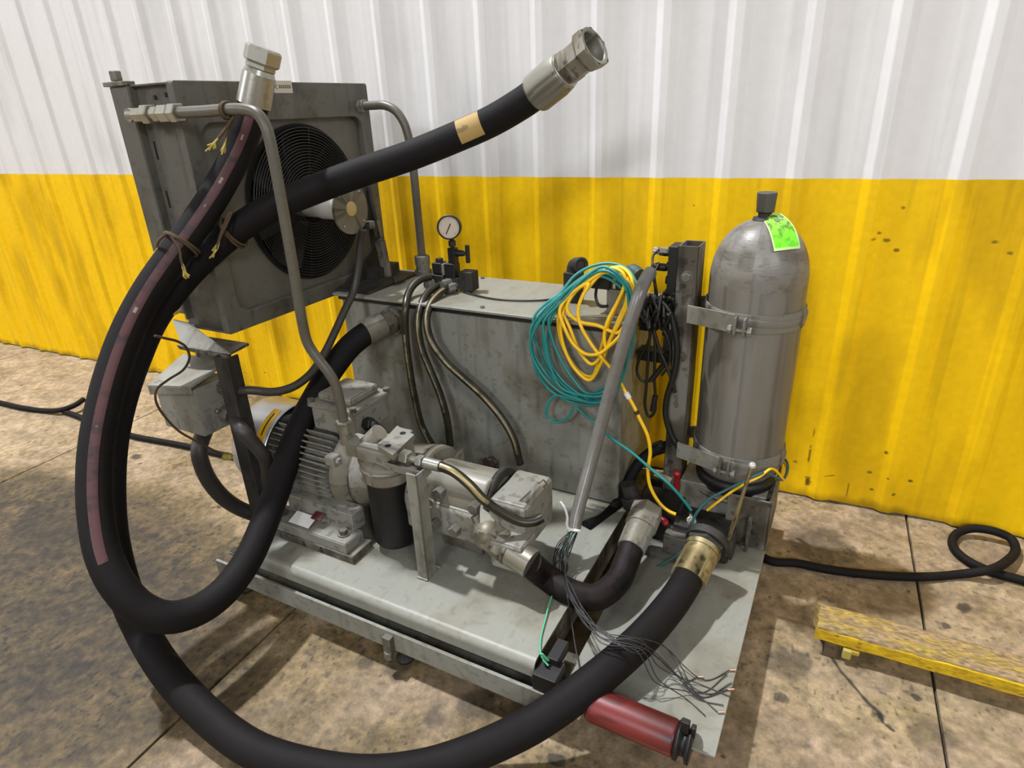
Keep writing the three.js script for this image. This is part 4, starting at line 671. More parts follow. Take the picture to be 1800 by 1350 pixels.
// ------------------------------------------------------------------ accumulator, clamps and stand
const AC = V(3.832, 0, 0.29);
{
  const t = thing('gas_accumulator', 'tall grey domed accumulator bottle standing beside the tank', 'accumulator', V(AC.x, 0.325, AC.z));
  const prof = [[0, 0.325], [0.05, 0.325], [0.08, 0.335], [0.108, 0.352], [0.127, 0.38], [0.134, 0.43], [0.134, 0.97]]; const h = 0.165, y0 = 0.985;
  for (let k = 1; k <= 14; k++) { const a = k / 14 * Math.PI / 2; prof.push([0.134 * Math.pow(Math.cos(a), 0.9), y0 + h * Math.sin(a)]); }
  part(t, 'shell', lathe(V(AC.x, 0, AC.z), V(0, 1, 0), prof.map(([r, y]) => [r, y]), 64), M.accu);
  const tp = y0 + h; const n = V(AC.x - 0.002, tp, AC.z);
  part(t, 'valve_base', [lathe(n.clone().add(V(0, -0.004, 0)), V(0, 1, 0), [[0, 0.008], [0.03, 0.008], [0.032, 0.0]], 28), lathe(n.clone(), V(0, 1, 0), [[0.018, 0], [0.018, 0.022], [0.02, 0.024], [0, 0.024]], 24)], M.dark);
  part(t, 'protection_cap', lathe(n.clone().add(V(0, 0.018, 0)), V(0, 1, 0), [[0, 0], [0.023, 0], [0.024, 0.004], [0.0265, 0.05], [0.0245, 0.053], [0, 0.053]], 32), mat(0x57554f, { map: gTex, roughness: 0.6 }));
  part(t, 'bottom_ring', lathe(V(AC.x, 0.30, AC.z), V(0, 1, 0), [[0.09, 0], [0.115, 0.005], [0.124, 0.03], [0.124, 0.055], [0.10, 0.055]], 56), M.black, 'black rubber support ring');
  // clamps
  for (const y of [0.885, 0.43]) {
    const c = thing('clamp_band', y > 0.6 ? 'grey steel clamp band round the accumulator shoulder' : 'grey steel clamp band round the accumulator foot', 'clamp', V(AC.x, y - 0.03, AC.z));
    part(c, 'band', lathe(V(AC.x, y - 0.026, AC.z), V(0, 1, 0), [[0.134, 0], [0.140, 0], [0.140, 0.052], [0.134, 0.052]], 56), M.dirty);
    part(c, 'clamp_arm', [prism([V(3.66, y - 0.026, 0.385), V(3.80, y - 0.026, AC.z + 0.139), V(3.80, y + 0.026, AC.z + 0.139), V(3.66, y + 0.026, 0.385)], V(0, 0, 0.008))], M.grey);
    part(c, 'back_arm', [prism([V(3.66, y - 0.02, 0.26), V(3.72, y - 0.02, 0.21), V(3.72, y + 0.02, 0.21), V(3.66, y + 0.02, 0.26)], V(0.006, 0, 0.006))], M.dirty);
    part(c, 'clamp_lug', [obox(V(3.805, y, AC.z + 0.153), 0.008, 0.05, 0.03), obox(V(3.83, y - 0.004, AC.z + 0.153), 0.008, 0.05, 0.03)], M.dirty);
    part(c, 'clamp_bolt', [cyl(V(3.785, y - 0.012, AC.z + 0.157), V(3.85, y - 0.014, AC.z + 0.157), 0.006, 10), hex(V(3.838, y - 0.014, AC.z + 0.157), V(3.85, y - 0.014, AC.z + 0.157), 0.012), hex(V(3.787, y - 0.012, AC.z + 0.157), V(3.797, y - 0.012, AC.z + 0.157), 0.012)], M.castG);
    if (y > 0.6) part(c, 'strap', lathe(V(AC.x, y + 0.004, AC.z), V(0.1, 1, 0.04), [[0.139, 0], [0.1435, 0], [0.1435, 0.018], [0.139, 0.018]], 56), M.dirty);
    else part(c, 'strap', lathe(V(AC.x, y + 0.0, AC.z), V(0.12, 1, 0.0), [[0.139, 0], [0.1435, 0], [0.1435, 0.018], [0.139, 0.018]], 56), M.dirty);
  }
  // stand: box post, base box
  const s = thing('accumulator_stand', 'dark grey open-topped box post beside the accumulator on a steel base', 'stand', V(3.66, TY, 0.33));
  const px0 = 3.612, px1 = 3.672, pz0 = 0.265, pz1 = 0.352, top = 1.075;
  part(s, 'post', [box(px0, px1, TY, top, pz1 - 0.005, pz1), box(px0, px1, TY, top, pz0, pz0 + 0.005), box(px0, px0 + 0.005, TY, top, pz0, pz1), box(px1 - 0.005, px1, TY, top, pz0, pz1)], M.dirty);
  for (const y of [0.985, 0.735]) part(s, 'post_bolt', [hex(V(3.643, y, pz1), V(3.643, y, pz1 + 0.014), 0.013), cyl(V(3.643, y, pz1), V(3.643, y, pz1 + 0.004), 0.018, 18)], M.castD);
  part(s, 'base_box', [box(3.675, 3.945, 0.205, 0.318, 0.14, 0.385, 0.005)], M.grey);
  part(s, 'base_pedestal', [box(3.69, 3.90, TY, 0.205, 0.16, 0.36)], M.dark);
  part(s, 'base_flange', [lathe(V(AC.x, 0.29, AC.z), V(0, 1, 0), [[0.09, 0], [0.13, 0], [0.132, 0.006], [0.132, 0.014], [0.09, 0.014]], 48)], M.dirty);
  // green tag hanging from the valve
  const q = [pX(1340, 385, AC.x), 0]; const tg = thing('green_tag', 'bright green dirty paper tag on the accumulator dome', 'tag', V(3.87, 1.04, 0.43));
  const dome = (px, py) => { // point on the dome surface plus a little
    const d = dirL(px, py).normalize(); let t0 = 1.5; for (let k = 0; k < 400; k++) { const p = CL.clone().addScaledVector(d, t0); const r = Math.hypot(p.x - AC.x, p.z - AC.z); const yy = p.y; let R = 0.134; if (yy > y0) { const sn = Math.min(1, (yy - y0) / h); R = 0.134 * Math.pow(Math.sqrt(1 - sn * sn), 0.9); } if (r < R + 0.006 && yy < tp + 0.01) return p; t0 += 0.002; } return CL.clone().addScaledVector(d, 1.92); };
  const corners = [[1336, 384], [1368, 376], [1402, 440], [1359, 445]].map(c => dome(c[0], c[1]));
  const tw = 6, th = 10, tp2 = [], tuv = [], tix = []; for (let j = 0; j <= th; j++) for (let i = 0; i <= tw; i++) { const u = i / tw, v = j / th; const a = corners[0].clone().lerp(corners[1], u), b = corners[3].clone().lerp(corners[2], u); const p = a.lerp(b, v); const e = p.clone().sub(AC); const out = V(e.x, 0.10, e.z).normalize(); p.addScaledVector(out, 0.022 * Math.sin(Math.PI * Math.min(1, v * 0.9)) * 0.9 + 0.004); tp2.push(p.x, p.y, p.z); tuv.push(u, 1 - v); }
  for (let j = 0; j < th; j++) for (let i = 0; i < tw; i++) { const a = j * (tw + 1) + i; tix.push(a, a + tw + 1, a + 1, a + 1, a + tw + 1, a + tw + 2); }
  const tgeo = new THREE.BufferGeometry(); tgeo.setAttribute('position', new THREE.Float32BufferAttribute(tp2, 3)); tgeo.setAttribute('uv', new THREE.Float32BufferAttribute(tuv, 2)); tgeo.setIndex(tix); tgeo.computeVertexNormals();
  const tagTex = tex(128, 192, (i, j, o) => { const u = i / 128, v = j / 192; const n = fbm(u * 8, v * 10, 201, 4), f = fbm(u * 30, v * 40, 207, 2); const dirt = sm(0.1, 0.9, v + 0.5 * (n - 0.5)) ; let k = 1 - 0.5 * sm(0.35, 0.7, n) * (0.3 + 0.7 * dirt) - 0.35 * sm(0.55, 0.7, f) * dirt; const edge = Math.min(u, 1 - u, v, 1 - v) < 0.05; o[0] = edge ? 190 : 118 * k + 30 * dirt; o[1] = edge ? 215 : 240 * k; o[2] = edge ? 140 : 34 * k + 20 * dirt; });
  part(tg, 'tag', fin(tgeo), mat(0xffffff, { map: tagTex, roughness: 0.6, side: THREE.DoubleSide }));
  part(tg, 'tie_wire', tube([n.clone().add(V(0.018, 0.01, 0.006)), n.clone().add(V(0.024, 0.004, 0.03)), corners[0].clone().lerp(corners[1], 0.5).add(V(0.002, 0.004, 0.006))], 0.0015, { seg: 5 }), M.zincOld);
}
// connector strip on the post with plugged cables
{
  const t = thing('connector_strip', 'black multi-port connector strip on the side of the post', 'connector', V(3.585, 0.69, 0.31));
  part(t, 'strip_body', box(3.582, 3.612, 0.74, 1.07, 0.275, 0.345, 0.004), M.black);
  for (let k = 0; k < 7; k++) part(t, 'port', cyl(V(3.584, 1.045 - k * 0.042, 0.31), V(3.572, 1.045 - k * 0.042, 0.31), 0.013, 16), M.black);
  part(t, 'upper_plug', [cyl(V(3.574, 1.045, 0.312), V(3.53, 1.048, 0.314), 0.011, 14), hex(V(3.572, 1.045, 0.312), V(3.548, 1.047, 0.313), 0.0135)], M.chrome, 'chrome plug');
  part(t, 'lower_plug', [lathe(V(3.574, 0.998, 0.312), V(-1, 0.03, 0), [[0, 0], [0.01, 0], [0.012, 0.008], [0.012, 0.034], [0.006, 0.05], [0, 0.05]], 14)], M.black);
  part(t, 'clamp_bracket', box(3.52, 3.60, 0.83, 0.845, 0.29, 0.34), M.black); part(t, 'clamp_bracket', box(3.50, 3.60, 0.70, 0.735, 0.29, 0.345), M.black);
  const S = (label, pts, r, m = M.blackCable) => solo('black_cable', label, 'cable', tube(pts, r, { seg: 8 }), m, undefined);
  const z = 0.375, P = (x, y, zz = z) => pz(x, y, zz);
  S('thin black cable arching from the chrome plug down to the cable knot', [V(3.534, 1.048, 0.314), P(1160, 437, 0.32), P(1149, 447, 0.335), P(1147, 470), P(1150, 495), P(1152, 515), P(1150, 530)], 0.0038);
  S('thin black cable from the second plug merging into the cable knot', [V(3.528, 1.0, 0.314), P(1158, 463, 0.32), P(1151, 478, 0.34), P(1152, 500), P(1155, 520), P(1152, 535)], 0.0038);
  S('heavy black cable sweeping from the cable knot down behind the post', [P(1142, 520), P(1160, 528), P(1175, 545), P(1186, 580), P(1190, 620), P(1184, 660), P(1172, 700), P(1170, 730), P(1180, 765), P(1195, 790)], 0.0095);
  S('black cable crossing from the knot to the foot of the post', [P(1140, 540), P(1148, 575), P(1158, 610), P(1170, 640), P(1180, 665), P(1186, 690)], 0.006);
  S('black cable loop hanging lowest beside the tank end, with inline plug', [P(1140, 530), P(1143, 570), P(1140, 620), P(1136, 680), P(1134, 715), P(1141, 733), P(1150, 725), P(1152, 700), P(1150, 660), P(1152, 620), P(1150, 580)], 0.005);
  S('black cable loop curling left against the tank end', [P(1148, 575), P(1138, 605), P(1124, 630), P(1120, 655), P(1130, 670), P(1145, 668), P(1160, 650), P(1172, 635)], 0.0048);
  S('thin black cable drooping between the post and the wall', [P(1158, 570), P(1172, 590), P(1178, 620), P(1174, 645), P(1163, 660)], 0.0042);
  solo('inline_plug', 'black inline plug hanging in the cable loop', 'plug', [cyl(P(1152, 695), P(1147, 722), 0.009, 12)], M.black);
  solo('inline_plug', 'black inline plug on the slanting cable by the post', 'plug', [cyl(P(1145, 668), P(1166, 642), 0.009, 12)], M.black);
  const k = thing('cable_knot', 'tangled knot of black cables strapped between the tank end and post', 'cable', P(1155, 600));
  for (let j = 0; j < 12; j++) { const pts = []; for (let i = 0; i < 7; i++) pts.push(P(1128 + i * 9 + rr(-6, 6), 525 + rr(-9, 55), z + rr(-0.03, 0.03))); part(k, 'cable', tube(pts, rr(0.003, 0.006), { seg: 6 }), M.blackCable); }
  part(k, 'tape_wrap', [lathe(P(1136, 525), P(1160, 528).sub(P(1136, 525)), [[0.012, 0], [0.018, 0.004], [0.018, 0.03], [0.012, 0.034]], 16)], M.black); part(k, 'cable_box', box(3.50, 3.56, 0.80, 0.84, 0.29, 0.335, 0.006), M.black);
}

// ------------------------------------------------------------------ lid fittings near the coil
{
  const c = pz(1075, 490, 0.36);
  const t = thing('level_switch', 'black solenoid coil box with plug on the tank lid under the cable coil', 'switch', V(c.x, 0.852, 0.33));
  part(t, 'coil_box', box(c.x - 0.06, c.x + 0.0, c.y - 0.03, c.y + 0.025, 0.33, 0.385, 0.004), M.black);
  part(t, 'plug', [box(c.x + 0.002, c.x + 0.045, c.y - 0.028, c.y + 0.022, 0.335, 0.38, 0.003), box(c.x - 0.008, c.x + 0.002, c.y - 0.025, c.y + 0.018, 0.333, 0.383, 0.001)], M.black);
  part(t, 'plug_band', box(c.x + 0.012, c.x + 0.02, c.y - 0.025, c.y + 0.019, 0.379, 0.382, 0.001), mat(0xbdb384, { roughness: 0.6 }));
  part(t, 'stem', [box(c.x - 0.012, c.x + 0.048, 0.852, c.y - 0.03, 0.32, 0.37, 0.004)], M.grey);
  part(t, 'lead', tube([V(c.x - 0.045, c.y - 0.028, 0.37), V(c.x - 0.045, c.y - 0.06, 0.375), V(c.x - 0.03, c.y - 0.085, 0.38), V(c.x - 0.005, c.y - 0.085, 0.372)], 0.005, { seg: 8 }), M.blackCable);
  const e = pz(1012, 480, 0.28); const f = thing('breather_elbow', 'dark grey pipe elbow fitting on the tank lid behind the teal cable', 'fitting', V(e.x, 0.852, 0.28));
  part(f, 'block', box(e.x - 0.035, e.x + 0.02, 0.852, e.y + 0.005, 0.255, 0.305, 0.004), M.dark);
  part(f, 'elbow', [tube([V(e.x - 0.01, e.y, 0.28), V(e.x - 0.005, e.y + 0.025, 0.282), V(e.x + 0.015, e.y + 0.035, 0.295), V(e.x + 0.03, e.y + 0.036, 0.31)], 0.022, { seg: 16 }), torus(V(e.x + 0.03, e.y + 0.036, 0.31), V(0.7, 0.05, 0.7), 0.02, 0.006, 24, 8)], M.dark);
  const u = pz(1115, 483, 0.30); solo('conduit_cap', 'dark teal grey elbow cap beside the conduit top on the tank lid', 'fitting', [tube([V(u.x - 0.02, 0.852, 0.3), V(u.x - 0.02, u.y, 0.3), V(u.x, u.y + 0.015, 0.31), V(u.x + 0.02, u.y + 0.005, 0.32)], 0.022, { seg: 14 })], mat(0x3c4a48, { roughness: 0.6 }));
}
// thin cable on the lid
solo('thin_cable', 'thin dark cable lying along the tank lid to the coil', 'cable', tube([V(2.86, 0.858, 0.33), pY(860, 524, 0.857), pY(900, 528, 0.857), pY(950, 528, 0.857), pY(985, 524, 0.857)], 0.0035, { seg: 6 }), M.blackCable);

// ------------------------------------------------------------------ cable coils
function coilDepth(px, py) { return py > 560 ? 0.50 : 0.50 - (560 - py) / 100 * 0.12; }
{
  const Q = (x, y, dz = 0) => pz(x, y, coilDepth(x, y) + dz);
  // yellow: loops traced one after the other
  const loops = [
    [[1085, 470], [1100, 478], [1104, 495], [1090, 530], [1072, 565], [1060, 600], [1052, 630], [1048, 650], [1040, 662], [1020, 655], [1000, 630], [985, 595], [981, 560], [985, 535], [1000, 512], [1020, 495], [1040, 485]],
    [[1060, 475], [1090, 470], [1108, 485], [1112, 510], [1098, 550], [1082, 580], [1068, 605], [1058, 625], [1040, 640], [1020, 620], [1003, 580], [990, 545], [996, 520], [1015, 505]],
    [[1035, 500], [1024, 520], [1016, 545], [1020, 570], [1036, 600], [1052, 622], [1068, 640], [1080, 655]],
  ];
  const yp = [];
  const add = (arr, dz) => arr.forEach(([x, y]) => yp.push(Q(x, y, dz)));
  add(loops[0], 0.0); add([[1055, 478], [1080, 470]], 0.004); add(loops[1], 0.012); add([[1040, 488], [1075, 478], [1108, 500], [1106, 530], [1092, 562]], 0.02); add([[1076, 590], [1066, 612], [1062, 590], [1070, 560], [1086, 530], [1098, 500], [1095, 480], [1075, 472], [1040, 490], [1005, 520], [997, 545], [1018, 565], [1050, 572], [1085, 585]], 0.026); add([[1097, 575], [1090, 590], [1072, 608], [1052, 622], [1030, 622], [1008, 605], [992, 575], [984, 545], [1000, 520], [1030, 500]], 0.034); add([[1028, 512], [1060, 480], [1098, 488], [1102, 525], [1086, 565], [1072, 598], [1056, 640], [1036, 668], [1012, 650], [992, 612], [986, 570], [996, 535], [1020, 505]], 0.018); add(loops[2], 0.03);
  const tail = [pz(1088, 668, 0.52), pz(1100, 690, 0.53), pz(1112, 710, 0.53), pz(1124, 735, 0.53), pz(1138, 765, 0.53), pz(1143, 795, 0.53), pz(1139, 825, 0.53), pz(1143, 855, 0.53), pz(1160, 885, 0.53), pz(1175, 898, 0.53), pz(1188, 904, 0.53)];
  const c = curveOf([...yp, ...tail]);
  const t = thing('yellow_cable', 'coiled bright yellow sensor cable hanging over the tank end', 'cable', pz(1040, 665, 0.5));
  part(t, 'cable', tube(c, 0.0056, { seg: 8, div: 700 }), M.yellowCable);
  part(t, 'cable_sleeve', [cyl(pz(1100, 690, 0.53), pz(1106, 700, 0.53), 0.0085, 10)], M.white); part(t, 'cable_clip', [cyl(pz(1118, 722, 0.53), pz(1121, 728, 0.53), 0.0075, 10)], M.rust);
  solo('yellow_cable', 'yellow cable end passing behind the lever under the accumulator', 'cable', tube([pz(1243, 897, 0.50), pz(1262, 882, 0.50), pz(1285, 865, 0.47), pz(1310, 850, 0.475), pz(1335, 838, 0.45), pz(1355, 824, 0.41), V(3.985, 0.345, 0.30), V(3.97, 0.34, 0.18), V(3.9, 0.33, 0.12)], 0.0042, { seg: 8 }), M.yellowCable);
  // teal
  const tp = []; const T = (arr, dz) => arr.forEach(([x, y]) => tp.push(pz(x, y, coilDepth(x, y) + 0.004 + dz)));
  T([[1120, 500], [1105, 475], [1075, 463], [1040, 468], [1010, 485], [985, 515], [958, 535], [940, 555], [937, 585], [950, 620], [965, 655], [985, 680], [1010, 695], [1040, 700], [1065, 690], [1085, 670], [1100, 640]], 0);
  T([[1112, 600], [1118, 560], [1114, 520], [1095, 485], [1060, 470], [1020, 490], [985, 520], [962, 545], [955, 580], [958, 620], [972, 655], [1000, 685], [1030, 695], [1062, 680], [1085, 655]], 0.008);
  T([[1106, 610], [1116, 570], [1108, 510], [1080, 475], [1040, 480], [1000, 510], [970, 535], [938, 580], [934, 605], [945, 635], [968, 665], [1000, 690], [1035, 705], [1068, 698], [1090, 670]], 0.016);
  T([[1108, 600], [1112, 550], [1100, 495], [1065, 475], [1020, 500], [990, 530], [965, 560], [972, 600], [990, 640], [1010, 670], [1030, 690], [1058, 690], [1080, 668]], 0.022);
  T([[1100, 615], [1110, 560], [1095, 500], [1050, 480], [1005, 520], [970, 560], [963, 600], [970, 640], [990, 670], [1015, 690], [1050, 708], [1075, 700]], 0.01);
  for (const [dx, dy, dz, sx] of [[-4, 5, 0.03, 1.03], [5, -3, 0.036, 0.94], [-7, 8, 0.002, 1.06]]) T([[1104, 612], [1112, 560], [1100, 500], [1062, 474], [1015, 496], [978, 530], [950, 566], [944, 606], [956, 646], [982, 680], [1018, 698], [1056, 702], [1084, 676]].map(([x, y], i) => [1040 + (x - 1040) * sx + dx + 5 * Math.sin(i * 2.1 + dx), y + dy + 4 * Math.cos(i * 1.7 + dy)]), dz);
  T([[1060, 703], [1030, 706], [1000, 700], [978, 695], [964, 708], [960, 725], [968, 740], [985, 741], [1002, 730], [1010, 715]], 0.02);
  const tt = [[1020, 722, 0.52], [1045, 742, 0.53], [1075, 770, 0.54], [1110, 795, 0.55], [1145, 825, 0.55], [1175, 850, 0.55], [1198, 875, 0.54], [1215, 897, 0.53]].map(q => pz(...q));
  const t2 = thing('teal_cable', 'coiled teal green network cable hanging over the tank end', 'cable', pz(1020, 742, 0.5));
  part(t2, 'cable', tube(curveOf([...tp, ...tt]), 0.0044, { seg: 8, div: 800 }), M.tealCable);
  solo('teal_cable', 'dull teal cable passing behind the lever and hanging down the valve block', 'cable', tube([V(3.9, 0.345, 0.115), V(3.975, 0.355, 0.19), V(3.98, 0.36, 0.32), pz(1340, 832, 0.44), pz(1310, 845, 0.47), pz(1275, 862, 0.49), pz(1245, 878, 0.52), pz(1228, 897, 0.54), pz(1218, 915, 0.55), pz(1214, 945, 0.57), pz(1196, 970, 0.6), pz(1170, 988, 0.62), pz(1150, 1000, 0.64), pz(1138, 1012, 0.66)], 0.0046, { seg: 8 }), mat(0x2b5a5c, { roughness: 0.5 }));
}

// ------------------------------------------------------------------ grey flexible conduit with loose wires
{
  const pts = [pz(1143, 479, 0.46), pz(1136, 490, 0.495), pz(1126, 512, 0.535), pz(1112, 555, 0.56), pz(1095, 610, 0.58), pz(1078, 668, 0.60), pz(1060, 735, 0.63), pz(1042, 800, 0.67), pz(1026, 860, 0.72), pz(1014, 905, 0.76), pz(1009, 932, 0.785)];
  const e = pts[pts.length - 1], d = e.clone().sub(pts[pts.length - 2]).normalize();
  const t = thing('flexible_conduit', 'grey flexible conduit arching off the tank end with bare wires below', 'conduit', e);
  part(t, 'conduit', tube(pts, 0.019, { seg: 20, div: 140 }), M.conduit);
  part(t, 'end_collar', [lathe(e.clone().addScaledVector(d, -0.006), d, [[0.0185, 0], [0.0235, 0], [0.0235, 0.008], [0.0185, 0.008]], 28)], M.white, 'white plastic end collar');
  part(t, 'tie_strap', [tube([pz(985, 882, 0.80), pz(992, 892, 0.80), pz(997, 908, 0.80), pz(997, 925, 0.80), pz(1001, 934, 0.80)], 0.004, { seg: 6 })], M.white);
  const ty = TY + 0.004; const ends = [[1283, 1178], [1278, 1185], [1287, 1200], [1279, 1212], [1285, 1225], [1272, 1240], [1262, 1252], [1240, 1258], [1292, 1208], [1225, 1190]];
  for (let k = 0; k < 10; k++) {
    const [ex, ey] = ends[k]; const s = e.clone().add(V(rr(-0.014, 0.014), 0.0, rr(-0.01, 0.01)));
    const m1 = pz(985 + rr(-8, 14), 985 + rr(-8, 8), 0.86), m2 = pY(1000 + rr(-8, 10), 1040 + rr(-6, 6), 0.275), m3 = pY(1030 + rr(-8, 8), 1085 + rr(-8, 8), 0.28), m4 = pY(1062 + rr(-10, 10), 1122 + rr(-12, 10), 0.285), m5 = pY(1112 + rr(-10, 16), 1140 + rr(-22, 18), 0.28), m6 = pY(1165 + rr(-22, 18), 1152 + rr(-18, 22) + (ey - 1205) * 0.6, 0.2), m7 = pY((1165 + ex) / 2 + rr(-14, 14) + 10, (1172 + ey) / 2 + 22 + rr(-18, 22), ty), m8 = pY(ex, ey, ty);
    const w = part(t, 'wire', tube([s, m1, m2, m3, m4, m5, m6, m7, m8], 0.0014, { seg: 5, div: 90 }), M.wire);
    if (k % 3 === 0) part(w, 'stripped_end', cyl(m8, m8.clone().add(V(0.014, 0.002, -0.006)), 0.0022, 6), M.copper);
  }
  for (let k = 0; k < 7; k++) { const s = e.clone().add(V(rr(-0.014, 0.014), 0, rr(-0.01, 0.01))); part(t, 'wire', tube([s, pz(988 + rr(-12, 12), 968 + rr(-8, 8), 0.83), pz(982 + rr(-12, 14), 1000 + rr(-8, 8), 0.86), pz(985 + rr(-12, 14), 1018 + rr(-5, 12), 0.88)], 0.0014, { seg: 5 }), M.wire); }
  part(t, 'wire', tube([e, pz(990, 970, 0.83), pz(992, 1010, 0.88), pY(998, 1050, 0.265), pY(1005, 1095, 0.18), pY(1012, 1140, 0.165), pY(1020, 1180, 0.155)], 0.002, { seg: 5 }), M.wire);
  const gw = part(t, 'ground_wire', tube([e, pz(986, 975, 0.84), pz(983, 1015, 0.90), pz(975, 1035, 0.94), pY(966, 1060, 0.222), pY(957, 1095, 0.217), pY(951, 1120, 0.216), pY(950, 1145, 0.215), pY(955, 1160, 0.21), pY(964, 1170, 0.2)], 0.0022, { seg: 6 }), M.greenWire, 'pale green ground wire');
  part(gw, 'tape_flag', [obox(pz(979, 1028, 0.93), 0.009, 0.045, 0.004, [0, 0, -0.35])], M.greenWire);
  part(gw, 'tape_flag', [obox(pY(957, 1155, 0.215), 0.012, 0.03, 0.004, [0.3, 0, 0.5])], M.greenWire);
}

// ------------------------------------------------------------------ valve block under the accumulator
{
  const t = thing('valve_block', 'dark oily valve block with red buttons at the accumulator foot', 'valve', V(3.72, TY, 0.45));
  const a = pz(1150, 880, 0.44);
  part(t, 'main_block', [box(3.56, 3.70, TY, 0.255, 0.36, 0.50, 0.006), box(3.60, 3.86, TY, 0.235, 0.40, 0.53, 0.006)], M.dark);
  part(t, 'side_block', [box(3.68, 3.755, TY + 0.01, 0.235, 0.50, 0.585, 0.006)], M.castD);
  part(t, 'valve_body', [cyl(V(3.70, 0.212, 0.51), V(3.88, 0.212, 0.51), 0.05, 28), box(3.77, 3.87, TY, 0.25, 0.45, 0.545, 0.01)], M.dark);
  part(t, 'bottom_flange', [box(3.58, 3.74, TY, TY + 0.02, 0.50, 0.60, 0.004)], M.dirty);
  const r1 = pz(1190, 833, 0.42), r2 = pz(1163, 912, 0.53);
  part(t, 'red_button', [ball(r1, 0.013, 14), cyl(r1, r1.clone().add(V(0, -0.07, -0.01)), 0.009)], M.redKnob);
  part(t, 'red_button', [cyl(r2, r2.clone().add(V(0.016, -0.004, 0.01)), 0.011), ball(r2.clone().add(V(0.016, -0.004, 0.01)), 0.011, 12)], M.redKnob);
  part(t, 'chrome_ring', [torus(r2.clone().add(V(-0.008, 0.004, 0)), V(1, 0.2, 0.3), 0.013, 0.0035, 20, 8)], M.chrome);
  const h = pz(1213, 911, 0.535); part(t, 'chrome_connector', [hex(h, h.clone().add(V(0.012, 0.0, 0.016)), 0.014), cyl(h.clone().add(V(0, 0.02, 0)), h.clone().add(V(0, -0.02, 0)), 0.006), torus(h.clone().add(V(0.006, 0.0, 0.012)), V(0.4, 0.2, 1), 0.013, 0.003, 16, 6)], M.chrome);
  part(t, 'paper_scrap', [obox(pz(1165, 838, 0.36), 0.06, 0.018, 0.012, [0.3, 0, -0.35])], mat(0xb9a98e, { roughness: 0.8 }), 'pale stained label');
  part(t, 'pipe_stub', [tube([pz(1180, 782, 0.30), pz(1150, 792, 0.33), pz(1125, 812, 0.36), pz(1105, 845, 0.40), pz(1085, 885, 0.46), pz(1060, 912, 0.54), pz(1030, 925, 0.62)], 0.019, { seg: 14 })], M.rubber, 'black drain hose');
  part(t, 'pipe_stub', [hex(pz(1168, 784, 0.31), pz(1150, 790, 0.32), 0.024)], M.dark);
  part(t, 'stub_fitting', [cyl(pz(1105, 850, 0.47), pz(1112, 878, 0.47), 0.026), hex(pz(1108, 872, 0.48), pz(1114, 892, 0.48), 0.033)], M.dark);
  const l0 = pz(1275, 966, 0.54), l1 = pz(1322, 818, 0.54); const lv = thing('valve_lever', 'long silver ball valve lever with round knob end', 'lever', l0);
  part(lv, 'lever_bar', [cyl(l0, l1, 0.0065, 14, 0.0055)], M.brassy); part(lv, 'knob', [ball(l1, 0.0105, 16)], M.silver, 'round silver knob'); part(lv, 'pivot_nut', [hex(l0.clone().add(V(0, 0, -0.03)), l0.clone().add(V(0, 0, 0.01)), 0.014), lathe(l0.clone().add(V(0, 0, 0.008)), V(0, 0, 1), [[0, 0.012], [0.01, 0.01], [0.012, 0]], 16)], M.brassy);
}

// ------------------------------------------------------------------ things on the floor
function worldSolo(name, label, category, g, m, group) { // geometry in world coordinates
  g.computeBoundingBox(); const b = g.boundingBox; const c = V((b.min.x + b.max.x) / 2, b.min.y, (b.min.z + b.max.z) / 2); const q = g.clone(); q.translate(-c.x, -c.y, -c.z);
  const o = new THREE.Mesh(q, m); o.name = numbered(name); o.userData = { label, category }; if (group) o.userData.group = group; o.position.copy(c); o.castShadow = o.receiveShadow = true; scene.add(o); return o;
}
{
  const y = 0.0145, W = (x, yy, h = y) => wY(x, yy, h);
  worldSolo('floor_cable', 'thick black cable looped on the floor by the yellow wall', 'cable', tube([V(3.7, y, 0.2), V(3.85, y, 0.36), W(1352, 985), W(1400, 990), W(1450, 1000), W(1530, 1010), W(1620, 1014), W(1690, 1009), W(1738, 1002, 0.042), W(1768, 988, 0.035), W(1785, 965, 0.022), W(1776, 946, 0.03), W(1748, 934, 0.04), W(1712, 929, 0.035), W(1685, 936, 0.022), W(1674, 951), W(1681, 969), W(1705, 988), W(1745, 1006), W(1800, 1021), V(4.85, y, 0.30), V(5.2, y, 0.34)], 0.0145, { seg: 12, div: 300 }), M.rubber);
  worldSolo('floor_cable', 'long dark cable lying across the bare floor behind the hoses', 'cable', tube([W(112, 723), W(140, 733), W(180, 752), W(240, 768), W(300, 779), W(345, 788), W(385, 798), V(1.75, y, 0.62), V(2.1, y, 0.58)], 0.0145, { seg: 10 }), M.rubber);
  worldSolo('floor_cable', 'dark cable end curling up on the floor near the wall', 'cable', tube([V(-0.6, y, 0.70), W(0, 708), W(40, 717), W(80, 722), W(110, 720, 0.03), W(132, 712, 0.045), W(147, 702, 0.05)], 0.0145, { seg: 10 }), M.rubber);
}
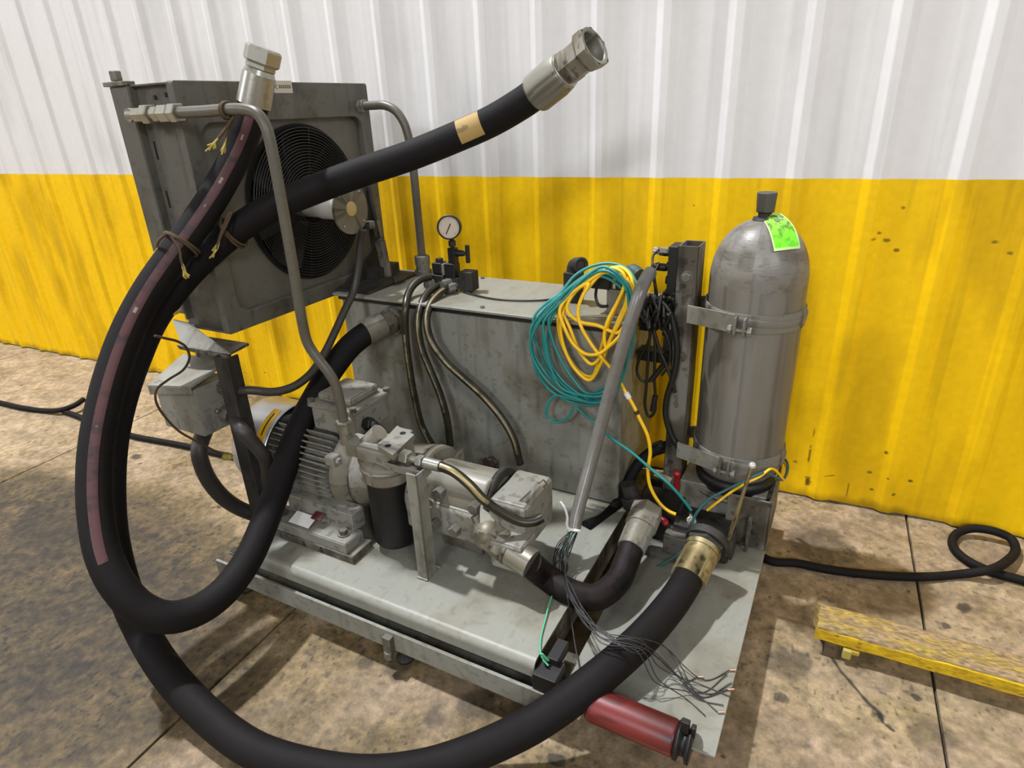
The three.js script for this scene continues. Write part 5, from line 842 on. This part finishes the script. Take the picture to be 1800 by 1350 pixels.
{ // yellow beam on a block
  const t = new THREE.Group(); t.name = numbered('yellow_beam'); t.userData = { label: 'worn yellow painted timber beam lying along the floor by the wall', category: 'beam' }; const bx = V(4.65, 0.075, 0.78); t.position.copy(bx); t.rotation.y = -0.02; scene.add(t);
  const beamTex = tex(512, 128, (i, j, o) => { const u = i / 512, v = j / 128; const n = fbm(u * 24, v * 5, 301, 5), m = fbm(u * 8, v * 3, 305, 4), f = fbm(u * 90, v * 30, 309, 2); const w = sm(0.40, 0.60, 0.55 * n + 0.45 * m); const k = 0.6 + 0.6 * f; o[0] = (150 + 8 * w) * k; o[1] = (126 + 8 * w) * k; o[2] = (92 - 26 * w) * k; });
  const frontTex = tex(512, 64, (i, j, o) => { const u = i / 512, v = j / 64; const n = fbm(u * 20, v * 8, 321, 4), f = fbm(u * 60, v * 5, 325, 3); const w = sm(0.60, 0.76, 0.5 * n + 0.5 * f); const k = 0.85 + 0.4 * (f - 0.5); o[0] = (228 * (1 - w) + 120 * w) * k; o[1] = (188 * (1 - w) + 95 * w) * k; o[2] = (14 * (1 - w) + 50 * w) * k; });
  // irregular chipped edge: displaced box, 1.1 m long
  const g = new THREE.BoxGeometry(1.1, 0.048, 0.105, 60, 4, 8); const p = g.attributes.position; for (let i = 0; i < p.count; i++) { const x = p.getX(i), yy = p.getY(i), z = p.getZ(i); const e = Math.max(0, Math.abs(yy) - 0.012) / 0.012, e2 = Math.max(0, Math.abs(z) - 0.04) / 0.0125; const n = fbm(x * 22 + 5, yy * 30 + z * 30, 331, 3) - 0.5; p.setXYZ(i, x + (Math.abs(x) > 0.54 ? n * 0.02 : 0), yy - Math.sign(yy) * e * e2 * 0.004 + n * 0.006 * e, z - Math.sign(z) * e * e2 * 0.004 + n * 0.008 * e2); } g.computeVertexNormals();
  const bm = new THREE.Mesh(boxUV(g), mat(0xffffff, { map: beamTex, roughness: 0.8 })); beamTex.repeat.set(1 / 1.1, 1 / 0.12); bm.name = 'beam'; bm.castShadow = bm.receiveShadow = true; t.add(bm);
  const fg = new THREE.BoxGeometry(1.1, 0.034, 0.006, 60, 3, 1); const fp = fg.attributes.position; for (let i = 0; i < fp.count; i++) { const x = fp.getX(i), yy = fp.getY(i); const n = fbm(x * 26, yy * 40, 341, 3) - 0.5; fp.setXYZ(i, x, yy + (Math.abs(yy) > 0.012 ? n * 0.012 : 0), fp.getZ(i) + n * 0.006); } fg.computeVertexNormals(); fg.translate(0, -0.003, 0.0525);
  const fm = new THREE.Mesh(boxUV(fg), mat(0xffffff, { map: frontTex, roughness: 0.6 })); frontTex.repeat.set(1 / 1.1, 1 / 0.05); fm.name = 'painted_face'; fm.castShadow = fm.receiveShadow = true; fm.userData.label = 'chipped yellow painted front face'; t.add(fm);
  const k = new THREE.Group(); k.name = numbered('support_block'); k.userData = { label: 'small broken timber block propping the end of the yellow beam', category: 'block' }; k.position.set(4.15, 0, 0.78); scene.add(k);
  for (const [n, w, h, d, x, y, z, m] of [['block', 0.045, 0.05, 0.09, 0.0, 0.025, 0.0, mat(0x6b5842, { map: dTex, roughness: 0.9 })], ['splinter', 0.022, 0.03, 0.014, 0.035, 0.035, 0.05, M.ropeY], ['splinter', 0.03, 0.014, 0.012, 0.05, 0.042, 0.045, mat(0xc8a93a, { map: dTex, roughness: 0.8 })]]) { const q = new RoundedBoxGeometry(w, h, d, 1, 0.003); q.translate(x, y, z); wmesh(k, n, boxUV(q), m); }
  for (const x of [4.75]) { const q = new RoundedBoxGeometry(0.06, 0.05, 0.09, 1, 0.003); q.translate(0.65, 0.025, 0); wmesh(k, 'far_block', boxUV(q), M.rust); }
}
renderer.render(scene, camera);
